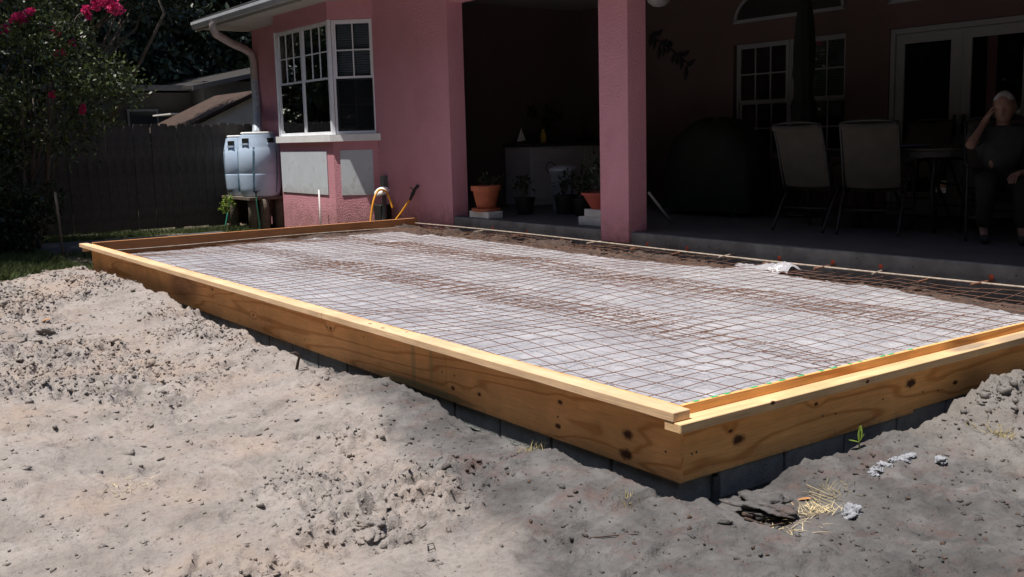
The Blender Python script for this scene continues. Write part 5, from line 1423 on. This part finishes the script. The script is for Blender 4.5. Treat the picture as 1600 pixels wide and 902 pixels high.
# built-in counter with things on it
ct = empty('outdoor_counter', (6.75, 9.3, FZ))
MB().bev((6.02, 8.98, FZ), (7.495, 9.595, .90), .004).build('cabinet', 'counter_white', ct)
MB().bev((5.98, 8.93, .9005), (7.498, 9.597, .945), .006).build('worktop', 'counter_top', ct)
for k in range(3):
    d_ = MB().bev((6.06 + .48 * k, 8.964, .14), (6.50 + .48 * k, 8.9795, .66), .004).build('door', 'counter_white', ct)
    MB().tube([(6.46 + .48 * k, 8.945, .50), (6.46 + .48 * k, 8.945, .60)], .006, 6).build('handle', 'dark_metal', d_)
    MB().bev((6.06 + .48 * k, 8.964, .69), (6.50 + .48 * k, 8.9795, .87), .004).build('drawer', 'counter_white', ct)
tag(ct, 'white outdoor counter with dark worktop at the porch end', 'counter')
bo = empty('toy_sailboat', (6.10, 9.30, .945))
MB().add([(6.04, 9.28, .965), (6.20, 9.26, .965), (6.20, 9.34, .965), (6.04, 9.34, .965), (6.07, 9.30, .946), (6.17, 9.30, .946)], [(0, 1, 2, 3), (1, 0, 4, 5), (3, 2, 5, 4), (0, 3, 4), (2, 1, 5)]).build('hull', 'toy_hull', bo)
MB().tube([(6.12, 9.30, .96), (6.12, 9.30, 1.18)], .004, 6).build('mast', 'toy_hull', bo)
MB().add([(6.115, 9.30, .98), (6.03, 9.30, .98), (6.115, 9.30, 1.17), (6.115, 9.306, .98), (6.03, 9.306, .98), (6.115, 9.306, 1.17)], [(0, 1, 2), (5, 4, 3), (0, 3, 4, 1), (1, 4, 5, 2), (2, 5, 3, 0)]).build('sail', 'toy_sail', bo)
MB().add([(6.125, 9.30, .99), (6.19, 9.30, .99), (6.125, 9.30, 1.13), (6.125, 9.306, .99), (6.19, 9.306, .99), (6.125, 9.306, 1.13)], [(2, 1, 0), (3, 4, 5), (1, 4, 3, 0), (2, 5, 4, 1), (0, 3, 5, 2)]).build('sail', 'toy_sail', bo)
tag(bo, 'little toy sailboat with white sails on the counter', 'toy boat')
yb = empty('yellow_bottle', (6.42, 9.18, .945))
MB().lathe([(0, .001), (.04, .001), (.044, .02), (.044, .12), (.03, .15), (.016, .17), (.016, .18), (0, .18)], (6.42, 9.18, .945), 16, False).build('body', 'bottle_yellow', yb, True)
MB().lathe([(.018, .175), (.022, .175), (.022, .205), (0, .21)], (6.42, 9.18, .945), 14, False).build('cap', 'bottle_yellow', yb, True)
tag(yb, 'yellow spray bottle on the counter right of the toy boat', 'bottle')
def plant(x, y, z, h, nl, seed, parent, L=.16, m_='leaf_pot'):
    r_ = np.random.default_rng(seed)
    cc = [(x + r_.normal() * .05, y + r_.normal() * .05, z + h * (.35 + .65 * r_.random())) for _ in range(8)]
    mb = MB()
    for c_ in cc:
        mb.tube([(x, y, z), ((x + c_[0]) / 2, (y + c_[1]) / 2, z + (c_[2] - z) * .6), c_], [.006, .005, .003], 5)
    mb.build('stem', 'bark', parent)
    v, f = leafcloud(cc, [h * .28] * 8, nl // 8, L * .5, 1.0, seed, .4)
    raw('foliage', v, f, m_, parent)
def paver(x, y, z, w, d, h, label):
    tag(MB().bev((x - w / 2, y - d / 2, z), (x + w / 2, y + d / 2, z + h), .006).build('cap_block', 'pale_siding', None), label, 'block')
paver(4.36, 7.70, FZ, .22, .42, .085, 'pale concrete block under the terracotta pot by the wall')
tp = empty('terracotta_pot', (4.37, 7.70, FZ + .086))
MB().lathe([(0, 0), (.17, 0), (.19, .03), (.185, .035), (.15, .02), (0, .02)], (4.37, 7.70, FZ + .086), 28, False).build('saucer', 'terracotta', tp, True)
MB().lathe([(0, .022), (.115, .022), (.165, .25), (.185, .25), (.19, .31), (.175, .315), (.165, .27), (0, .265)], (4.37, 7.70, FZ + .086), 28, False).build('pot', 'terracotta', tp, False)
MB().lathe([(0, .275), (.166, .272)], (4.37, 7.70, FZ + .086), 20, False).build('soil', 'soil_dark', tp)
plant(4.37, 7.70, FZ + .35, .16, 70, 3, tp, .12)
tag(tp, 'tall terracotta pot with a low dark plant beside the pink wall', 'plant pot')
paver(4.52, 5.76, FZ, .20, .42, .095, 'lower pale concrete block under the red bowl planter')
paver(4.53, 5.70, FZ + .0955, .20, .36, .085, 'upper pale concrete block under the red bowl planter')
rp = empty('bowl_planter', (4.55, 5.72, FZ + .181))
MB().lathe([(0, 0), (.11, 0), (.14, .05), (.205, .155), (.225, .158), (.225, .180), (.205, .182), (.195, .16), (0, .155)], (4.55, 5.72, FZ + .181), 28, False).build('bowl', 'red_pot', rp)
MB().lathe([(0, .165), (.196, .162)], (4.55, 5.72, FZ + .181), 20, False).build('soil', 'soil_dark', rp)
plant(4.55, 5.72, FZ + .34, .42, 130, 5, rp, .14)
tag(rp, 'red bowl planter with an upright plant beside the column', 'plant pot')
for k, (x, y, s_, lb) in enumerate(((5.0, 7.75, .9, 'black nursery pot with dark plant behind the terracotta pot'), (5.35, 7.35, 1.0, 'black nursery pot with dark plant in the middle of the porch row'), (5.30, 6.95, .9, 'black nursery pot with dark plant nearest the white bin'))):
    bp_ = empty('nursery_pot', (x, y, FZ))
    MB().lathe([(0, 0), (.11 * s_, 0), (.145 * s_, .22 * s_), (.155 * s_, .22 * s_), (.155 * s_, .24 * s_), (.14 * s_, .24 * s_), (.135 * s_, .215 * s_), (0, .21 * s_)], (x, y, FZ), 22, False).build('pot', 'black_pot', bp_)
    plant(x, y, FZ + .21 * s_, .26, 90, 11 + k, bp_, .14)
    tag(bp_, lb, 'plant pot', 'nursery pots on the porch')
bn = empty('waste_bin', (5.78, 7.95, FZ))
MB().lathe([(0, 0), (.16, 0), (.20, .50), (.215, .50), (.215, .53), (.195, .53), (.185, .48), (0, .03)], (5.78, 7.95, FZ), 4, False).build('bin', 'bin_plastic', bn)
bn.rotation_euler = (0, 0, 0)
v, f = I2
pv = v * np.array([.19, .19, .07]) * (1 + .35 * (fbm(v[:, 0] * 2, v[:, 1] * 2 + v[:, 2], 1.5, 3, 2.) - .5))[:, None] + np.array([5.78, 7.95, FZ + .53])
raw('bag', pv, f, 'bag_plastic', bn)
MB().tube(smoothpath([(5.60, 8.02, FZ + .50), (5.58, 8.04, FZ + .58), (5.62, 8.0, FZ + .64), (5.70, 7.98, FZ + .60)]), .006, 6).build('handle', 'dark_metal', bn)
tag(bn, 'pale square waste bin with a plastic bag before the counter', 'bin')
vs1 = empty('flower_stems', (6.7, 9.35, .945))
MB().lathe([(0, 0), (.04, 0), (.055, .08), (.03, .16), (.035, .18), (.028, .18), (0, .02)], (6.7, 9.35, .945), 16, False).build('vase', 'black_pot', vs1, True)
for k, (dx, dy, h) in enumerate(((-.28, .1, .46), (.0, .05, .48), (-.14, -.05, .30), (.12, .02, .38))):
    e = (6.7 + dx, 9.35 + dy, .945 + h)
    MB().tube([(6.7, 9.35, 1.1), (6.7 + dx * .5, 9.35 + dy * .5, .945 + h * .7), e], .005, 5).build('stem', 'leaf_pot', vs1)
    v, f = leafcloud([e], [.06], 60, .05, 1.3, 90 + k, .6); raw('flower', v, f, 'leaf_pot', vs1)
tag(vs1, 'dark flower stems in a black vase on the counter', 'vase')
o = MB().tube([(5.17, 5.27, FZ + .01), (4.80, 5.24, FZ + .36)], .014, 8).build('white_stick', 'pvc', None, True)
tag(o, 'slanting white plastic stick on the porch floor right of the column', 'stick')

# ------------------------------------------------------------------ the man on the phone
def skin_mesh(name, nodes, edges, levels=2, rootv=0):
    me = bpy.data.meshes.new(name + '_base')
    me.from_pydata([n_[0] for n_ in nodes], edges, []); me.update()
    ob = bpy.data.objects.new(name + '_base', me); COL.objects.link(ob)
    sk = ob.modifiers.new('skin', 'SKIN'); sk.use_smooth_shade = True
    for i, n_ in enumerate(nodes):
        d = me.skin_vertices[0].data[i]; r = n_[1]
        d.radius = r if isinstance(r, tuple) else (r, r); d.use_root = (i == rootv)
    ss = ob.modifiers.new('sub', 'SUBSURF'); ss.levels = levels; ss.render_levels = levels
    dg = bpy.context.evaluated_depsgraph_get(); ev = ob.evaluated_get(dg); m2 = bpy.data.meshes.new_from_object(ev)
    v = [tuple(q_.co) for q_ in m2.vertices]; f = [tuple(p_.vertices) for p_ in m2.polygons]
    bpy.data.objects.remove(ob); bpy.data.meshes.remove(me); bpy.data.meshes.remove(m2)
    return v, f
Fd = Vector((-.82, -.57, 0)).normalized(); Rd = Vector((-.57, .82, 0)).normalized()      # facing, his right-hand side
Rw = Vector((5.575, 1.975, 1.045)); Re = Vector((5.40, 1.985, .865)); Rs = Vector((5.685, 2.07, .985)); Ls = Vector((5.895, 1.765, .985))
Le = Vector((5.83, 1.58, .70)); Lw = Vector((5.60, 1.60, .655)); Lh = Vector((5.52, 1.635, .635))
pel = Vector((5.85, 1.965, .545)); hR = pel + Rd * .09; hL = pel - Rd * .09
kR = hR + Fd * .43 + Vector((0, 0, .03)) + Rd * .05; kL = hL + Fd * .43 + Vector((0, 0, .03)) - Rd * .05
aR = Vector((kR.x, kR.y, FZ + .09)) - Fd * .05; aL = Vector((kL.x, kL.y, FZ + .09)) + Fd * .04
hc = Vector((5.735, 1.885, 1.185))            # head centre
Rh = Vector((5.625, 1.965, 1.115))
nodes = [(pel, .105), (pel + Vector((-.01, -.01, .17)), (.115, .14)), (Vector((5.80, 1.925, .90)), (.12, .165)), (Vector((5.785, 1.915, 1.0)), (.075, .10)), (Vector((5.765, 1.905, 1.06)), .055), (Vector((5.75, 1.895, 1.12)), .058),
         (Rs, .062), (Re, .043), (Rw, .028), (Rh, .032),
         (Ls, .062), (Le, .043), (Lw, .028), (Lh, .034),
         (hR, .082), (kR, .062), ((kR + aR) / 2, .055), (aR, .036), (aR + Fd * .13 + Vector((0, 0, -.045)), .036),
         (hL, .082), (kL, .062), ((kL + aL) / 2, .055), (aL, .036), (aL + Fd * .13 + Vector((0, 0, -.045)), .036)]
edges = [(0, 1), (1, 2), (2, 3), (3, 4), (4, 5), (2, 6), (6, 7), (7, 8), (8, 9), (2, 10), (10, 11), (11, 12), (12, 13), (0, 14), (14, 15), (15, 16), (16, 17), (17, 18), (0, 19), (19, 20), (20, 21), (21, 22), (22, 23)]
def fingers(hand, dirv, across, curl, base):
    """five unequal bent finger chains rooted in the palm"""
    global nodes, edges
    for i, L in enumerate((.075, .085, .08, .065)):
        st = hand + across * (.024 - .016 * i)
        k = len(nodes)
        nodes += [(st + dirv * .03, .0095), (st + dirv * (.03 + L * .5) + curl * .012, .0088), (st + dirv * (.03 + L * .8) + curl * .035, .008), (st + dirv * (.03 + L * .92) + curl * .052, .0065)]
        edges += [(base, k), (k, k + 1), (k + 1, k + 2), (k + 2, k + 3)]
    k = len(nodes)
    nodes += [(hand + across * .036 - dirv * .0, .012), (hand + across * .05 + dirv * .03 + curl * .02, .0105), (hand + across * .048 + dirv * .058 + curl * .035, .0085)]
    edges += [(base, k), (k, k + 1), (k + 1, k + 2)]
up_ = Vector((0, 0, 1))
fingers(Rh, (up_ * .9 - Rd * .25).normalized(), (Fd * 1.0).normalized(), (-Rd).normalized(), 9)
fingers(Lh, (Fd * .8 + Rd * .4 - up_ * .15).normalized(), (Rd * .8 - Fd * .4).normalized(), (-up_ * 1.0), 13)
bv, bf = skin_mesh('person', nodes, edges, 2)
# head joined into the same mesh: skull, brow, nose, mouth, chin, ears
hv, hf = icos(4)
tilt = Vector((-.18, .05, 0))
look = (Fd + Rd * .25 - up_ * .12).normalized(); side = look.cross(up_).normalized(); hu = side.cross(look).normalized()
H = []
for x, y, z in hv:            # x forward, y side, z up
    f_, s_, u_ = x, y, z
    px_, py_, pz_ = f_ * .112, s_ * .086, u_ * .134
    if u_ < 0: py_ *= 1 - .22 * u_ * u_ ; px_ *= 1 - .06 * abs(u_)
    if f_ < -.2: px_ *= 1.02
    if f_ > .3:
        px_ += .030 * math.exp(-((s_ / .17) ** 2 + ((u_ + .20) / .16) ** 2)) + .014 * math.exp(-((s_ / .13) ** 2 + ((u_ - .02) / .22) ** 2))
        px_ -= .013 * math.exp(-(((abs(s_) - .40) / .18) ** 2 + ((u_ - .04) / .11) ** 2))
        px_ += .009 * math.exp(-(((abs(s_) - .36) / .28) ** 2 + ((u_ - .24) / .08) ** 2))
        px_ -= .007 * math.exp(-((s_ / .32) ** 2 + ((u_ + .52) / .035) ** 2))
        px_ += .007 * math.exp(-((s_ / .26) ** 2 + ((u_ + .47) / .05) ** 2)) + .007 * math.exp(-((s_ / .26) ** 2 + ((u_ + .59) / .05) ** 2))
        px_ += .012 * math.exp(-((s_ / .35) ** 2 + ((u_ + .86) / .16) ** 2))
    py_ += math.copysign(.020, s_) * math.exp(-(((abs(s_) - 1.0) / .10) ** 2 + ((u_ + .02) / .22) ** 2 + ((f_ + .05) / .13) ** 2))
    H.append(tuple(hc + look * px_ + side * py_ + hu * pz_))
k = len(bv)
bv = bv + H; bf = bf + [tuple(int(i) + k for i in p_) for p_ in hf]
man = raw('person', bv, bf, 'skin', None, True)
tag(man, 'seated grey-haired man in dark clothes holding a phone to his ear', 'person')
def child(name, v, f, mat):
    return raw(name, v, f, mat, man, True)
# hair: cap over the skull, short at the sides
hv2 = []; 
for x, y, z in hv:
    n_ = 1.055 + .05 * float(vnoise(x * 7 + 3, y * 7 + z * 5)) 
    hv2.append(tuple(hc + look * x * .112 * n_ + side * y * .086 * (n_ + .02) + hu * z * .134 * n_))
keepf = [tuple(int(i) for i in p_) for p_ in hf if all((hv[i][2] > .30 + .30 * max(0, hv[i][0]) and hv[i][0] < .72) or (hv[i][0] < -.12 and hv[i][2] > -.42) or (hv[i][0] < .12 and hv[i][2] > .08) for i in p_)]
child('hair', hv2, keepf, 'hair_white')
sn = [(n_[0], (n_[1][0] * 1.30, n_[1][1] * 1.25) if isinstance(n_[1], tuple) else n_[1] * 1.5) for n_ in nodes[:4]]
sn += [(Rs, .088), (Rs * .35 + Re * .65, .072), (Ls, .088), (Ls * .35 + Le * .65, .072)]
v, f = skin_mesh('shirt', sn, [(0, 1), (1, 2), (2, 3), (2, 4), (4, 5), (2, 6), (6, 7)], 2); child('shirt', v, f, 'shirt_dark')
st_ = [(pel + Vector((0, 0, .03)), .165), (hR, .135), ((hR + kR) / 2, .112), (kR + Fd * .015, .090), ((kR + aR) / 2, .078), (aR + Vector((0, 0, .03)), .062), (hL, .135), ((hL + kL) / 2, .112), (kL + Fd * .015, .090), ((kL + aL) / 2, .078), (aL + Vector((0, 0, .03)), .062)]
v, f = skin_mesh('trousers', st_, [(0, 1), (1, 2), (2, 3), (3, 4), (4, 5), (0, 6), (6, 7), (7, 8), (8, 9), (9, 10)], 2); child('trousers', v, f, 'shorts_dark')
for a_ in (aR, aL):
    v, f = skin_mesh('shoe', [(a_ + Vector((0, 0, -.03)), .050), (a_ + Fd * .07 + Vector((0, 0, -.045)), .046), (a_ + Fd * .17 + Vector((0, 0, -.055)), .036)], [(0, 1), (1, 2)], 2); child('shoe', v, f, 'shoe')
wd = (Lw - Le).normalized(); fr_c = Lw - wd * .01
mb = MB().tube([tuple(fr_c - wd * .012), tuple(fr_c + wd * .012)], .036, 16, False)
mb.build('wristwatch', 'watch_steel', man, True)
o = MB()
pc = Rh + up_ * .045 - Rd * .030
bx = [tuple(pc + Fd * a_ * .024 + Rd * b_ * .006 + (up_ * .95 - Fd * .3).normalized() * c_ * .056) for a_, b_, c_ in ((-1, -1, -1), (1, -1, -1), (1, 1, -1), (-1, 1, -1), (-1, -1, 1), (1, -1, 1), (1, 1, 1), (-1, 1, 1))]
o = raw('mobile_phone', bx, BOXF, 'phone_black'); tag(o, "small dark phone held at the seated man's ear", 'phone')
